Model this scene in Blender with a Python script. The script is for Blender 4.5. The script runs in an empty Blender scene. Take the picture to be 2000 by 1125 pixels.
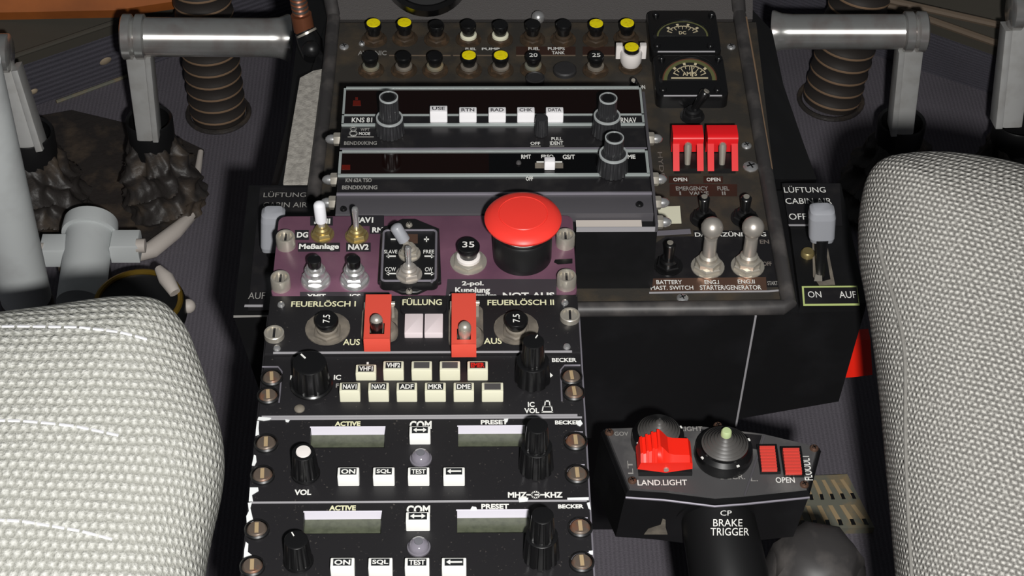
import bpy, bmesh, math, random
from mathutils import Vector, Matrix
random.seed(7)
SC = bpy.context.scene
COL = SC.collection
PI = math.pi

# ------------------------------------------------------------------ camera
CAM = Vector((0.02405, -0.47419, 0.64907))
YAW, PITCH, ROLL = math.radians(1.5759), math.radians(44.8956), math.radians(0.8771)
FPX = 3750.0
_f = Vector((math.sin(YAW)*math.cos(PITCH), math.cos(YAW)*math.cos(PITCH), -math.sin(PITCH)))
_r = Vector((math.cos(YAW), -math.sin(YAW), 0))
_u = _r.cross(_f)
R_ = _r*math.cos(ROLL) + _u*math.sin(ROLL)
U_ = -_r*math.sin(ROLL) + _u*math.cos(ROLL)
cd = bpy.data.cameras.new('camera'); cam = bpy.data.objects.new('camera', cd); COL.objects.link(cam)
cd.sensor_width = 36; cd.lens = FPX/2000*36; cd.clip_start = 0.01
cam.matrix_world = Matrix((( R_.x, U_.x, -_f.x, CAM.x), (R_.y, U_.y, -_f.y, CAM.y), (R_.z, U_.z, -_f.z, CAM.z), (0,0,0,1)))
SC.camera = cam

# ------------------------------------------------------------------ light: the camera's flash, and a little cabin light
w = bpy.data.worlds.new('cabin'); SC.world = w; w.use_nodes = True
w.node_tree.nodes['Background'].inputs[0].default_value = (0.9, 0.95, 1, 1)
w.node_tree.nodes['Background'].inputs[1].default_value = 0.05
ld = bpy.data.lights.new('flash', 'POINT'); ld.energy = 42; ld.shadow_soft_size = 0.012; ld.color = (1, 0.985, 0.96)
lo = bpy.data.objects.new('flash', ld); COL.objects.link(lo)
lo.location = CAM + R_*0.042 - U_*0.036
SC.view_settings.view_transform = 'Standard'; SC.view_settings.look = 'None'
SC.view_settings.exposure = 0.0; SC.view_settings.gamma = 1; SC.view_settings.use_curve_mapping = False

# ------------------------------------------------------------------ photograph pixel -> point in the cockpit
def ray(u, v): return _f + R_*((u-1000)/FPX) - U_*((v-562.5)/FPX)
def at(u, v, z=0.0):
    d = ray(u, v); return CAM + d*((z-CAM.z)/d.z)
def aty(u, v, y):
    d = ray(u, v); return CAM + d*((y-CAM.y)/d.y)
def att(u, v, t): return CAM + ray(u, v)*t
def mpp(u, v, z=0.0):                       # metres per photograph pixel at that point
    d = ray(u, v); return ((z-CAM.z)/d.z)/FPX
def rect(u0, v0, u1, v1, z=0.0):
    um, vm = (u0+u1)/2, (v0+v1)/2
    return at(u0, vm, z).x, at(u1, vm, z).x, at(um, v1, z).y, at(um, v0, z).y

# ------------------------------------------------------------------ materials
def lin(c): return tuple((x/255/12.92 if x <= 10 else ((x/255+0.055)/1.055)**2.4) for x in c)
MATS = {}
def mat(name, rgb, rough=0.5, metal=0.0, noise=None, bump=None, spec=0.5, trans=0, coat=0, linear=False):
    m = bpy.data.materials.new(name); m.use_nodes = True
    nt = m.node_tree; b = nt.nodes['Principled BSDF']
    c = rgb if linear else lin(rgb)
    b.inputs['Base Color'].default_value = (*c, 1); b.inputs['Roughness'].default_value = rough
    b.inputs['Metallic'].default_value = metal; b.inputs['Specular IOR Level'].default_value = spec
    if trans: b.inputs['Transmission Weight'].default_value = trans
    if coat: b.inputs['Coat Weight'].default_value = coat; b.inputs['Coat Roughness'].default_value = 0.08
    tc = None
    if noise or bump: tc = nt.nodes.new('ShaderNodeTexCoord')
    if noise:                                # (colour 2, scale, low, high)
        c2, sc, lo_, hi_ = noise
        n = nt.nodes.new('ShaderNodeTexNoise'); n.inputs['Scale'].default_value = sc; n.inputs['Detail'].default_value = 6
        r = nt.nodes.new('ShaderNodeMapRange'); r.inputs[1].default_value = lo_; r.inputs[2].default_value = hi_
        x = nt.nodes.new('ShaderNodeMix'); x.data_type = 'RGBA'
        x.inputs[6].default_value = (*c, 1); x.inputs[7].default_value = (*(c2 if linear else lin(c2)), 1)
        nt.links.new(tc.outputs['Object'], n.inputs['Vector']); nt.links.new(n.outputs['Fac'], r.inputs[0])
        nt.links.new(r.outputs[0], x.inputs[0]); nt.links.new(x.outputs[2], b.inputs['Base Color'])
    if bump:                                 # (scale, strength, distance)
        n = nt.nodes.new('ShaderNodeTexNoise'); n.inputs['Scale'].default_value = bump[0]; n.inputs['Detail'].default_value = 4
        bp = nt.nodes.new('ShaderNodeBump'); bp.inputs['Strength'].default_value = bump[1]; bp.inputs['Distance'].default_value = bump[2]
        nt.links.new(tc.outputs['Object'], n.inputs['Vector']); nt.links.new(n.outputs['Fac'], bp.inputs['Height'])
        nt.links.new(bp.outputs[0], b.inputs['Normal'])
    MATS[name] = m; return m

def ribbed(name, rgb, pitch, ang, contrast, rough=0.9, bumpd=0.0008, axis=1):
    """carpet: fine straight ribs across a plane, plus fibre noise"""
    m = mat(name, rgb, rough, spec=0.15); nt = m.node_tree; b = nt.nodes['Principled BSDF']; L = nt.links.new; N = nt.nodes.new
    tc = N('ShaderNodeTexCoord'); mp = N('ShaderNodeMapping'); mp.inputs['Rotation'].default_value = (0, 0, ang)
    mp.inputs['Scale'].default_value = (1/pitch, 1/pitch, 1/pitch)
    sep = N('ShaderNodeSeparateXYZ'); s = N('ShaderNodeMath'); s.operation = 'MULTIPLY'; s.inputs[1].default_value = 2*PI
    sn = N('ShaderNodeMath'); sn.operation = 'SINE'
    nz = N('ShaderNodeTexNoise'); nz.inputs['Scale'].default_value = 900; nz.inputs['Detail'].default_value = 3
    nz2 = N('ShaderNodeTexNoise'); nz2.inputs['Scale'].default_value = 14; nz2.inputs['Detail'].default_value = 4
    a1 = N('ShaderNodeMath'); a1.operation = 'MULTIPLY_ADD'; a1.inputs[1].default_value = contrast; a1.inputs[2].default_value = 1.0
    a2 = N('ShaderNodeMath'); a2.operation = 'MULTIPLY_ADD'; a2.inputs[1].default_value = 0.7
    a3 = N('ShaderNodeMath'); a3.operation = 'MULTIPLY_ADD'; a3.inputs[1].default_value = 0.5
    mx = N('ShaderNodeMix'); mx.data_type = 'RGBA'; mx.blend_type = 'MULTIPLY'; mx.inputs[0].default_value = 1
    c = lin(rgb); mx.inputs[6].default_value = (*c, 1)
    L(tc.outputs['Object'], mp.inputs[0]); L(mp.outputs[0], sep.inputs[0]); L(sep.outputs[axis], s.inputs[0]); L(s.outputs[0], sn.inputs[0])
    L(tc.outputs['Object'], nz.inputs['Vector']); L(tc.outputs['Object'], nz2.inputs['Vector'])
    L(sn.outputs[0], a1.inputs[0]); L(nz.outputs['Fac'], a2.inputs[0]); L(a1.outputs[0], a2.inputs[2])
    L(nz2.outputs['Fac'], a3.inputs[0]); L(a2.outputs[0], a3.inputs[2])
    sb = N('ShaderNodeMath'); sb.operation = 'SUBTRACT'; sb.inputs[1].default_value = 0.6; L(a3.outputs[0], sb.inputs[0])
    cmb = N('ShaderNodeCombineColor'); [L(sb.outputs[0], cmb.inputs[i]) for i in range(3)]
    L(cmb.outputs[0], mx.inputs[7]); L(mx.outputs[2], b.inputs['Base Color'])
    bp = N('ShaderNodeBump'); bp.inputs['Distance'].default_value = bumpd; bp.inputs['Strength'].default_value = 0.6
    L(sb.outputs[0], bp.inputs['Height']); L(bp.outputs[0], b.inputs['Normal'])
    return m

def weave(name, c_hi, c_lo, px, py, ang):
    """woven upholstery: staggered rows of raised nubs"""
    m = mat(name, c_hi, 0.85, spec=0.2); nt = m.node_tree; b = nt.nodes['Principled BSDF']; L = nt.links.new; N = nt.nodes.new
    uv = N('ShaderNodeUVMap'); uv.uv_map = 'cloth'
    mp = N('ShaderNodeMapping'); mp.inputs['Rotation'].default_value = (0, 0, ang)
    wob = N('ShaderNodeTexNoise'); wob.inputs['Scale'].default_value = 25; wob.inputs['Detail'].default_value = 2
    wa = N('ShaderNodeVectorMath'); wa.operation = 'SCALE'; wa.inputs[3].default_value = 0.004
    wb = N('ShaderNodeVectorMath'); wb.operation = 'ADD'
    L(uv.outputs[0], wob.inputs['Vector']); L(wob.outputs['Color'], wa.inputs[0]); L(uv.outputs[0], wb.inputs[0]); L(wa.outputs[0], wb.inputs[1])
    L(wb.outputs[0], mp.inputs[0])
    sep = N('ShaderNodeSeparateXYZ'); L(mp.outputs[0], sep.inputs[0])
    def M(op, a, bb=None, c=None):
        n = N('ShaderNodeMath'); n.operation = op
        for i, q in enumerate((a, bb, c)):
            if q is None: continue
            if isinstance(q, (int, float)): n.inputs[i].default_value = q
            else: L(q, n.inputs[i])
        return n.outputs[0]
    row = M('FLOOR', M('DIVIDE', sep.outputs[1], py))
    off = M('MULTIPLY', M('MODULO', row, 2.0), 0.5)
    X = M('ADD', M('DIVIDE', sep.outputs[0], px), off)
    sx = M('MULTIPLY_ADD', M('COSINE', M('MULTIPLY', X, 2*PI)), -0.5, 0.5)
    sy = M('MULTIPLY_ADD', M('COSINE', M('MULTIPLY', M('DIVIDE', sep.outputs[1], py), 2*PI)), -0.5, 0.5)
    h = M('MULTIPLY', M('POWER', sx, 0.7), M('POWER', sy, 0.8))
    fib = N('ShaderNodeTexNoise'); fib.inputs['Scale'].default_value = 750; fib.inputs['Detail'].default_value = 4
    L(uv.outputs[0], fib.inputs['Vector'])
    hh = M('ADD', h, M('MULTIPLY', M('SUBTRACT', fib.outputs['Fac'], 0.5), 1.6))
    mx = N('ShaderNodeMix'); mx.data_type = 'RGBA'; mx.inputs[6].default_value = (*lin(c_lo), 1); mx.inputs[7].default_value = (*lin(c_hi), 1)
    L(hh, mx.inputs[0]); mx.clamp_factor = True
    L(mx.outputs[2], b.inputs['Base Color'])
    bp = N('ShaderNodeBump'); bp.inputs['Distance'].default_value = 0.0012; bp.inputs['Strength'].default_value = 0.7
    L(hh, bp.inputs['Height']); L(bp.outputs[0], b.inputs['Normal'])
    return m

mat('console_paint', (57, 54, 50), 0.5, noise=((80, 70, 57), 60, 0.45, 0.75), bump=(900, 0.25, 0.0004), spec=0.3)
mat('nose_paint', (72, 69, 68), 0.6, bump=(1500, 0.5, 0.0006), spec=0.25)
mat('black_paint', (22, 22, 23), 0.42, noise=((32, 32, 34), 30, 0.5, 0.8), spec=0.25)
mat('plate_black', (33, 32, 34), 0.45, noise=((112, 106, 100), 700, 0.66, 0.86), spec=0.4)
mat('screw_dark', (112, 100, 90), 0.4, 0.45, noise=((140, 96, 74), 180, 0.5, 0.7))
mat('plastic_black', (17, 17, 18), 0.28, spec=0.7)
mat('plastic_matt', (24, 24, 25), 0.4, spec=0.45)
mat('knob_grey', (46, 46, 48), 0.3, spec=0.5)
mat('knob_rim', (190, 195, 195), 0.3, 0.3)
mat('purple', (119, 82, 100), 0.42, noise=((98, 66, 84), 40, 0.35, 0.7), spec=0.5)
mat('edge_wear', (178, 176, 180), 0.45, 0.2)
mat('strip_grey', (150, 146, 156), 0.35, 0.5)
mat('module_grey', (78, 76, 80), 0.5)
mat('module_black', (30, 29, 31), 0.3, noise=((44, 42, 42), 90, 0.5, 0.8))
mat('glass_red', (20, 7, 5), 0.08, spec=0.5)
mat('glass_black', (6, 6, 7), 0.08, spec=0.5)
mat('segment_red', (95, 22, 12), 0.3)
mat('bezel_line', (176, 184, 182), 0.4, 0.3)
mat('white_text', (235, 235, 230), 0.6, spec=0.2)
mat('cream_text', (228, 226, 188), 0.6, spec=0.2)
mat('dim_text', (118, 110, 104), 0.6, spec=0.2)
mat('grey_text', (150, 148, 144), 0.6, spec=0.2)
mat('tape', (62, 57, 62), 0.5)
mat('tape_dark', (38, 36, 40), 0.5)
mat('red_text', (215, 40, 30), 0.6, spec=0.2)
mat('dark_text', (60, 60, 66), 0.6, spec=0.2)
mat('key_white', (248, 246, 248), 0.35)
mat('key_cream', (226, 224, 200), 0.45)
mat('key_bright', (246, 246, 242), 0.4)
mat('legend', (34, 36, 38), 0.4)
mat('legend_blank', (78, 76, 76), 0.5)
mat('chrome', (225, 225, 225), 0.27, 0.8)
mat('steel', (196, 190, 178), 0.34, 0.6)
mat('brass', (176, 158, 108), 0.35, 0.75)
mat('satin_silver', (190, 184, 176), 0.38, 0.6)
mat('alu', (205, 205, 202), 0.2, 0.72, noise=((186, 174, 170), 70, 0.45, 0.75), spec=0.8)
mat('alu_flat', (196, 196, 194), 0.42, 0.3, noise=((178, 176, 172), 70, 0.45, 0.75), spec=0.7)
mat('sleeve_white', (235, 235, 240), 0.35)
mat('sleeve_grey', (150, 152, 158), 0.35)
mat('red_cap', (243, 62, 52), 0.4, spec=0.4)
mat('red_dark', (190, 28, 30), 0.35)
mat('red_cover', (228, 28, 34), 0.3, spec=0.5)
mat('red_guard', (222, 82, 66), 0.42)
mat('red_bright', (252, 40, 22), 0.4)
mat('red_rocker', (205, 70, 60), 0.45)
mat('yellow', (250, 232, 10), 0.5, noise=((226, 200, 10), 600, 0.5, 0.7))
mat('lcd', (84, 88, 72), 0.3, noise=((70, 74, 60), 400, 0.4, 0.7))
mat('lilac', (236, 232, 244), 0.4)
mat('lens_clear', (128, 124, 134), 0.1, spec=0.8, coat=0.6)
mat('lens_core', (110, 110, 116), 0.2)
mat('translucent', (226, 214, 216), 0.4)
mat('grime', (98, 92, 84), 0.7, noise=((128, 120, 108), 150, 0.4, 0.7))
mat('white_cap', (232, 226, 222), 0.45)
mat('placard', (74, 52, 44), 0.35, 0.4)
mat('placard_copper', (120, 92, 78), 0.32, 0.6)
mat('rubber', (44, 43, 44), 0.55, bump=(300, 0.3, 0.0005))
mat('rubber_worn', (58, 56, 56), 0.5, noise=((88, 84, 82), 60, 0.45, 0.7))
mat('leather', (50, 46, 44), 0.5, noise=((88, 76, 64), 45, 0.5, 0.72), bump=(130, 0.5, 0.002))
mat('hose_black', (52, 47, 44), 0.6)
mat('hose_tan', (138, 112, 88), 0.7)
mat('felt', (176, 172, 164), 0.95, noise=((142, 138, 132), 260, 0.35, 0.65), bump=(900, 0.35, 0.001), spec=0.1)
mat('pipe_grey', (206, 210, 210), 0.5, noise=((184, 186, 186), 25, 0.5, 0.75))
mat('rim_white', (205, 196, 188), 0.5)
mat('copper', (128, 78, 54), 0.4, 0.5)
mat('gold', (140, 112, 40), 0.35, 0.6)
mat('olive', (72, 68, 60), 0.8, bump=(60, 0.2, 0.002))
mat('tan_edge', (110, 95, 80), 0.7)
mat('wood', (176, 98, 40), 0.6, noise=((140, 76, 30), 18, 0.4, 0.7))
mat('grille', (112, 112, 100), 0.55, noise=((140, 122, 92), 80, 0.5, 0.7))
mat('grille_tan', (168, 146, 112), 0.6)
mat('dial_black', (34, 34, 34), 0.5)
mat('dial_olive', (104, 106, 66), 0.6)
mat('dial_rust', (112, 72, 56), 0.6)
mat('dial_mark', (226, 212, 176), 0.6)
mat('nut_brown', (66, 54, 42), 0.5, 0.2, noise=((96, 74, 54), 200, 0.5, 0.75))
mat('green_tip', (186, 204, 150), 0.5)
mat('cone_grey', (78, 76, 74), 0.45)
mat('collective_plate', (74, 73, 74), 0.5, noise=((112, 110, 108), 40, 0.5, 0.75))
mat('yellow_edge', (190, 205, 130), 0.6)
mat('paint_chip', (238, 240, 240), 0.6)
mat('rivet', (190, 172, 146), 0.5, 0.2)
mat('seat_pan', (20, 20, 21), 0.7)
ribbed('carpet', (100, 96, 103), 0.0030, PI/2, 0.10)
ribbed('carpet_band_l', (94, 92, 101), 0.0064, 0.0, 0.20, axis=2)
ribbed('carpet_band_r', (94, 92, 101), 0.0040, 0.0, 0.10, axis=2)
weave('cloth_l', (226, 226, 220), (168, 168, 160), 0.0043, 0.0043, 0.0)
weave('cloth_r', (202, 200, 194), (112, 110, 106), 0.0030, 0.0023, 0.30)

# ------------------------------------------------------------------ mesh builder
def poly_inset(pts, d):
    n = len(pts); out = []
    area = sum(pts[i][0]*pts[(i+1) % n][1]-pts[(i+1) % n][0]*pts[i][1] for i in range(n))
    sg = 1 if area > 0 else -1
    for i in range(n):
        p0, p1, p2 = Vector(pts[i-1][:2]), Vector(pts[i][:2]), Vector(pts[(i+1) % n][:2])
        a = (p1-p0); b = (p2-p1)
        if a.length < 1e-9 or b.length < 1e-9: out.append((p1.x, p1.y)); continue
        a.normalize(); b.normalize()
        na = Vector((-a.y, a.x))*sg; nb = Vector((-b.y, b.x))*sg
        m = na+nb
        if m.length < 1e-6: m = na
        k = d/max(0.35, (1+na.dot(nb))/2)/2
        q = p1+m*k
        out.append((q.x, q.y))
    return out
def rrect(x0, x1, y0, y1, r=0.0, n=4):
    if r <= 0: return [(x0, y0), (x1, y0), (x1, y1), (x0, y1)]
    pts = []
    for cx, cy, a0 in ((x1-r, y0+r, -PI/2), (x1-r, y1-r, 0), (x0+r, y1-r, PI/2), (x0+r, y0+r, PI)):
        for i in range(n+1):
            a = a0+PI/2*i/n; pts.append((cx+r*math.cos(a), cy+r*math.sin(a)))
    return pts
_txt = {}
def text_mesh(s, bold):
    k = (s, bold)
    if k not in _txt:
        cu = bpy.data.curves.new('t', 'FONT'); cu.body = s; cu.resolution_u = 3; cu.offset = bold
        o = bpy.data.objects.new('t', cu); COL.objects.link(o)
        bpy.context.view_layer.update()
        me = bpy.data.meshes.new_from_object(o.evaluated_get(bpy.context.evaluated_depsgraph_get()))
        _txt[k] = ([tuple(v.co) for v in me.vertices], [tuple(p.vertices) for p in me.polygons])
        bpy.data.objects.remove(o); bpy.data.curves.remove(cu); bpy.data.meshes.remove(me)
    return _txt[k]

class MB:
    def __init__(s, m='plastic_black'):
        s.v = []; s.f = []; s.mi = []; s.mats = []; s.M = None; s.m = m; s.uv = None
    def add(s, vs, fs, m=None):
        m = m or s.m
        if m not in s.mats: s.mats.append(m)
        k = s.mats.index(m); n = len(s.v)
        for p in vs:
            p = Vector(p); s.v.append(s.M @ p if s.M else p)
        for q in fs: s.f.append([n+i for i in q]); s.mi.append(k)
    def loft(s, outline, rings, m=None, caps=(True, True)):
        n = len(outline); vs = []; fs = []
        for d, z in rings:
            vs += [(p[0], p[1], z) for p in (poly_inset(outline, d) if d else outline)]
        for k in range(len(rings)-1):
            for i in range(n): fs.append((k*n+i, k*n+(i+1) % n, (k+1)*n+(i+1) % n, (k+1)*n+i))
        if caps[0]: fs.append(tuple(reversed(range(n))))
        if caps[1]: fs.append(tuple((len(rings)-1)*n+i for i in range(n)))
        s.add(vs, fs, m)
    def box(s, x0, x1, y0, y1, z0, z1, m=None, ch=0.0, r=0.0):
        o = rrect(min(x0, x1), max(x0, x1), min(y0, y1), max(y0, y1), r)
        s.loft(o, [(0, z0), (0, z1-ch), (ch*0.3, z1-ch*0.3), (ch, z1)] if ch else [(0, z0), (0, z1)], m)
    def prism(s, pts, z0, z1, m=None, ch=0.0):
        s.loft([(p[0], p[1]) for p in pts], [(0, z0), (0, z1-ch), (ch, z1)] if ch else [(0, z0), (0, z1)], m)
    def hexa(s, a, b, m=None):               # two matching rings of 3-D points joined into a solid
        n = len(a); fs = [(i, (i+1) % n, n+(i+1) % n, n+i) for i in range(n)]
        fs += [tuple(reversed(range(n))), tuple(n+i for i in range(n))]
        s.add(list(a)+list(b), fs, m)
    def slab(s, pts, off, m=None):           # thick sheet: 3-D polygon pushed by a vector
        s.hexa([Vector(p)+Vector(off) for p in pts], pts, m)
    def lathe(s, prof, base, m=None, axis=(0, 0, 1), seg=28, flutes=0, depth=0.0, xdir=None, ms=None, capa=True, capb=True):
        ax = Vector(axis).normalized(); t = Vector(xdir) if xdir else (Vector((1, 0, 0)) if abs(ax.x) < 0.9 else Vector((0, 1, 0)))
        X = (t-ax*t.dot(ax)).normalized(); Y = ax.cross(X); base = Vector(base)
        if flutes: seg = flutes*6
        rings = []
        for p in prof:
            r, z = p[0], p[1]; fl = len(p) > 2 and p[2]; ring = []
            for i in range(seg):
                a = 2*PI*i/seg; rr = r
                if flutes and fl: rr = r*(1-depth*(1 if i % 6 in (0, 1) else 0.0))
                ring.append(base+X*(rr*math.cos(a))+Y*(rr*math.sin(a))+ax*z)
            rings.append(ring)
        for k in range(len(rings)-1):
            s.add(rings[k]+rings[k+1], [(i, (i+1) % seg, seg+(i+1) % seg, seg+i) for i in range(seg)], (ms[k] if ms else m))
        if capa: s.add(rings[0], [tuple(reversed(range(seg)))], (ms[0] if ms else m))
        if capb: s.add(rings[-1], [tuple(range(seg))], (ms[-1] if ms else m))
    def tube(s, pts, rad, m=None, seg=14, flat=1.0, capped=True):
        pts = [Vector(p) for p in pts]; n = len(pts)
        rads = rad if isinstance(rad, (list, tuple)) else [rad]*n
        T = [(pts[min(i+1, n-1)]-pts[max(i-1, 0)]).normalized() for i in range(n)]
        ref = Vector((0, 0, 1)) if abs(T[0].z) < 0.9 else Vector((0, 1, 0))
        X = (ref-T[0]*ref.dot(T[0])).normalized(); vs = []; fs = []
        for i in range(n):
            X = (X-T[i]*X.dot(T[i])).normalized(); Y = T[i].cross(X)
            for k in range(seg):
                a = 2*PI*k/seg; vs.append(pts[i]+X*(rads[i]*math.cos(a)*flat)+Y*(rads[i]*math.sin(a)))
        for i in range(n-1):
            for k in range(seg): fs.append((i*seg+k, i*seg+(k+1) % seg, (i+1)*seg+(k+1) % seg, (i+1)*seg+k))
        if capped: fs += [tuple(reversed(range(seg))), tuple((n-1)*seg+k for k in range(seg))]
        s.add(vs, fs, m)
    def ball(s, c, r, m=None, seg=16, sc=(1, 1, 1)):
        vs = []; fs = []; rn = seg//2
        c = Vector(c)
        for j in range(1, rn):
            t = PI*j/rn
            for i in range(seg):
                a = 2*PI*i/seg; vs.append(c+Vector((r*math.sin(t)*math.cos(a)*sc[0], r*math.sin(t)*math.sin(a)*sc[1], r*math.cos(t)*sc[2])))
        for j in range(rn-2):
            for i in range(seg): fs.append((j*seg+i, (j+1)*seg+i, (j+1)*seg+(i+1) % seg, j*seg+(i+1) % seg))
        fs.append(tuple(range(seg))); fs.append(tuple(reversed([(rn-2)*seg+i for i in range(seg)])))
        s.add(vs, fs, m)
    def text(s, t, rc, z, m='white_text', bold=0.02, rot=0):
        """fit a word into the rectangle rc = (x0, x1, y0, y1) lying at height z; rot in quarter turns"""
        V, F = text_mesh(t, bold)
        if rot % 4 == 1: V = [(-y, x, 0) for x, y, _ in V]
        elif rot % 4 == 3: V = [(y, -x, 0) for x, y, _ in V]
        elif rot % 4 == 2: V = [(-x, -y, 0) for x, y, _ in V]
        xs = [p[0] for p in V]; ys = [p[1] for p in V]; a, b, c, d = min(xs), max(xs), min(ys), max(ys)
        x0, x1, y0, y1 = rc
        s.add([(x0+(p[0]-a)/(b-a)*(x1-x0), y0+(p[1]-c)/(d-c)*(y1-y0), z) for p in V], F, m)
    def ptext(s, t, u0, v0, u1, v1, z=0.0002, m='white_text', bold=0.02, rot=0):
        s.text(t, rect(u0, v0, u1, v1, z), z, m, bold, rot)
    def flat(s, px, z, m=None, th=0.0002):   # thin applied mark outlined in photograph pixels, lying on the plane
        pts = [at(u, v, z) for u, v in px]
        a = sum(pts[i].x*pts[(i+1) % len(pts)].y-pts[(i+1) % len(pts)].x*pts[i].y for i in range(len(pts)))
        if a < 0: pts.reverse()
        s.prism(pts, z-th, z, m)
    def fin(s, name, parent=None, label=None, smooth=40):
        o_w = W0.get(parent.name, Vector((0, 0, 0))) if parent else s.org if hasattr(s, 'org') else Vector((0, 0, 0))
        me = bpy.data.meshes.new(name)
        me.from_pydata([tuple(p-o_w) for p in s.v], [], s.f)
        for k in s.mats: me.materials.append(MATS[k])
        me.polygons.foreach_set('material_index', s.mi)
        bm = bmesh.new(); bm.from_mesh(me); bmesh.ops.remove_doubles(bm, verts=bm.verts, dist=1e-7)
        bmesh.ops.recalc_face_normals(bm, faces=bm.faces); bm.to_mesh(me); bm.free()
        if s.uv:
            lay = me.uv_layers.new(name='cloth')
            for lp in me.loops: lay.data[lp.index].uv = s.uv(me.vertices[lp.vertex_index].co+o_w)
        me.shade_smooth(); me.set_sharp_from_angle(angle=math.radians(smooth)); me.update()
        o = bpy.data.objects.new(name, me); COL.objects.link(o)
        if parent: o.parent = parent
        else: o.location = o_w
        W0[o.name] = o_w
        if label: o['label'] = label
        return o
W0 = {}
class LT(MB):
    """lettering: every label or word that stands apart becomes a part of its own"""
    def __init__(s, m='white_text'): super().__init__(m); s.items = []
    def add(s, vs, fs, m=None):
        super().add(vs, fs, m); n = len(vs); P_ = s.v[-n:]
        s.items.append((len(s.v)-n, n, len(s.f)-len(fs), len(fs), min(p.x for p in P_), max(p.x for p in P_), min(p.y for p in P_), max(p.y for p in P_)))
    def fin(s, name, parent=None, label=None, smooth=40):
        g = [[i] for i in range(len(s.items))]; e = 0.0016
        def bb(q): return (min(s.items[i][4] for i in q), max(s.items[i][5] for i in q), min(s.items[i][6] for i in q), max(s.items[i][7] for i in q))
        done = False
        while not done:
            done = True
            for i in range(len(g)):
                for j in range(i+1, len(g)):
                    a, b = bb(g[i]), bb(g[j])
                    if a[0]-e < b[1] and b[0]-e < a[1] and a[2]-e < b[3] and b[2]-e < a[3]:
                        g[i] += g.pop(j); done = False; break
                if not done: break
        for q in g:
            m = MB(s.m)
            for i in sorted(q):
                v0, nv, f0, nf = s.items[i][:4]
                base = len(m.v); m.v += s.v[v0:v0+nv]
                for k in range(f0, f0+nf):
                    nm = s.mats[s.mi[k]]
                    if nm not in m.mats: m.mats.append(nm)
                    m.f.append([x-v0+base for x in s.f[k]]); m.mi.append(m.mats.index(nm))
            MB.fin(m, name, parent, label, smooth)
def thing(name, label, cat, loc, group=None):
    o = bpy.data.objects.new(name, None); COL.objects.link(o); o.location = loc; o.empty_display_size = 0.01
    W0[o.name] = Vector(loc); o['label'] = label; o['category'] = cat
    if group: o['group'] = group
    return o
def solo(mb, name, label, cat, loc, group=None, smooth=40):
    mb.org = Vector(loc); o = mb.fin(name, None, label, smooth); o['category'] = cat
    if group: o['group'] = group
    return o
def struct(mb, name):
    o = mb.fin(name); o['kind'] = 'structure'; return o

# ------------------------------------------------------------------ reusable panel hardware
def hexpts(r, n=6, a0=0.0): return [(r*math.cos(a0+2*PI*i/n), r*math.sin(a0+2*PI*i/n)) for i in range(n)]
def toggle(par, base, tip, tz, rn, r0, r1, nut='steel', lev='chrome', z0=0.0, ball=None, sleeve=None, label=None, nuts=1, name='toggle_switch'):
    """hex nut and bushing on the panel, lever from the nut to the pixel 'tip' at height tz"""
    b = at(*base, z0)
    mb = MB(nut)
    mb.lathe([(rn*1.12, 0), (rn*1.12, 0.0008), (rn*0.95, 0.0009)], b, seg=24)
    mb.loft([(b.x+x, b.y+y) for x, y in hexpts(rn, 6, 0.3)], [(0, z0+0.0008), (0, z0+0.0026), (rn*0.08, z0+0.0032)])
    mb.lathe([(rn*0.68, 0.003), (rn*0.68, 0.0048), (rn*0.5, 0.0056), (rn*0.5, 0.0062)], b, seg=20)
    if nuts > 1:
        mb.loft([(b.x+x*0.86, b.y+y*0.86) for x, y in hexpts(rn, 6, 0.8)], [(0, z0+0.003), (0, z0+0.0055), (rn*0.08, z0+0.006)])
        mb.lathe([(rn*0.6, 0.006), (rn*0.6, 0.0085), (rn*0.4, 0.0098)], b, seg=20)
    p = mb.fin(name, par, label)
    t = at(*tip, z0+tz); s = b+Vector((0, 0, 0.004))
    lv = MB(lev)
    d = (t-s)
    if ball:
        lv.tube([s, s+d*0.25, s+d*0.72], [r0*0.85, r0, r0*0.95], seg=16)
        k = ball; n_ = 8; pts = []; rr = []
        for i in range(n_+1):
            a = PI*(0.12+0.88*i/n_); pts.append(t-d.normalized()*(k*math.cos(a)*1.0)*1 if False else t+d.normalized()*(-k*math.cos(a))); rr.append(max(k*math.sin(a), 0.0002))
        lv.tube(pts, rr, seg=20)
    else:
        lv.tube([s, s+d*0.5, s+d*0.9, s+d*0.97, t], [r0, (r0+r1)/2, r1, r1*0.8, r1*0.35], seg=14)
    if lev == 'plastic_black' and not ball: lv.tube([t-d.normalized()*0.0008, t+d.normalized()*0.0004], r1*0.55, 'steel', seg=12)
    if sleeve:
        f0, m_, rs = sleeve; q = s+d*f0
        lv.tube([q, q+(t-q)*0.02, q+(t-q)*0.88, q+(t-q)*0.97, t+d*0.02], [rs*0.8, rs, rs, rs*0.8, rs*0.3], m_, seg=16)
    lv.fin('lever', p)
    return p
def barrel_screw(par, u, v, r, h, z0=0.0, m='steel', label=None):
    b = at(u, v, z0); mb = MB(m)
    mb.lathe([(r, 0), (r, h*0.9), (r*0.94, h), (r*0.78, h), (r*0.74, h*0.72), (0.0005, h*0.72)], b, seg=28)
    mb.box(b.x-r*0.12, b.x+r*0.12, b.y-r*0.7, b.y+r*0.7, z0+h*0.7, z0+h*0.74, 'plate_black')
    mb.box(b.x+r*0.28, b.x+r*0.44, b.y-r*0.6, b.y+r*0.6, z0+h*0.7, z0+h*0.88)
    mb.box(b.x-r*0.44, b.x-r*0.28, b.y-r*0.6, b.y+r*0.6, z0+h*0.7, z0+h*0.88)
    return mb.fin('fastener', par, label)
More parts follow.
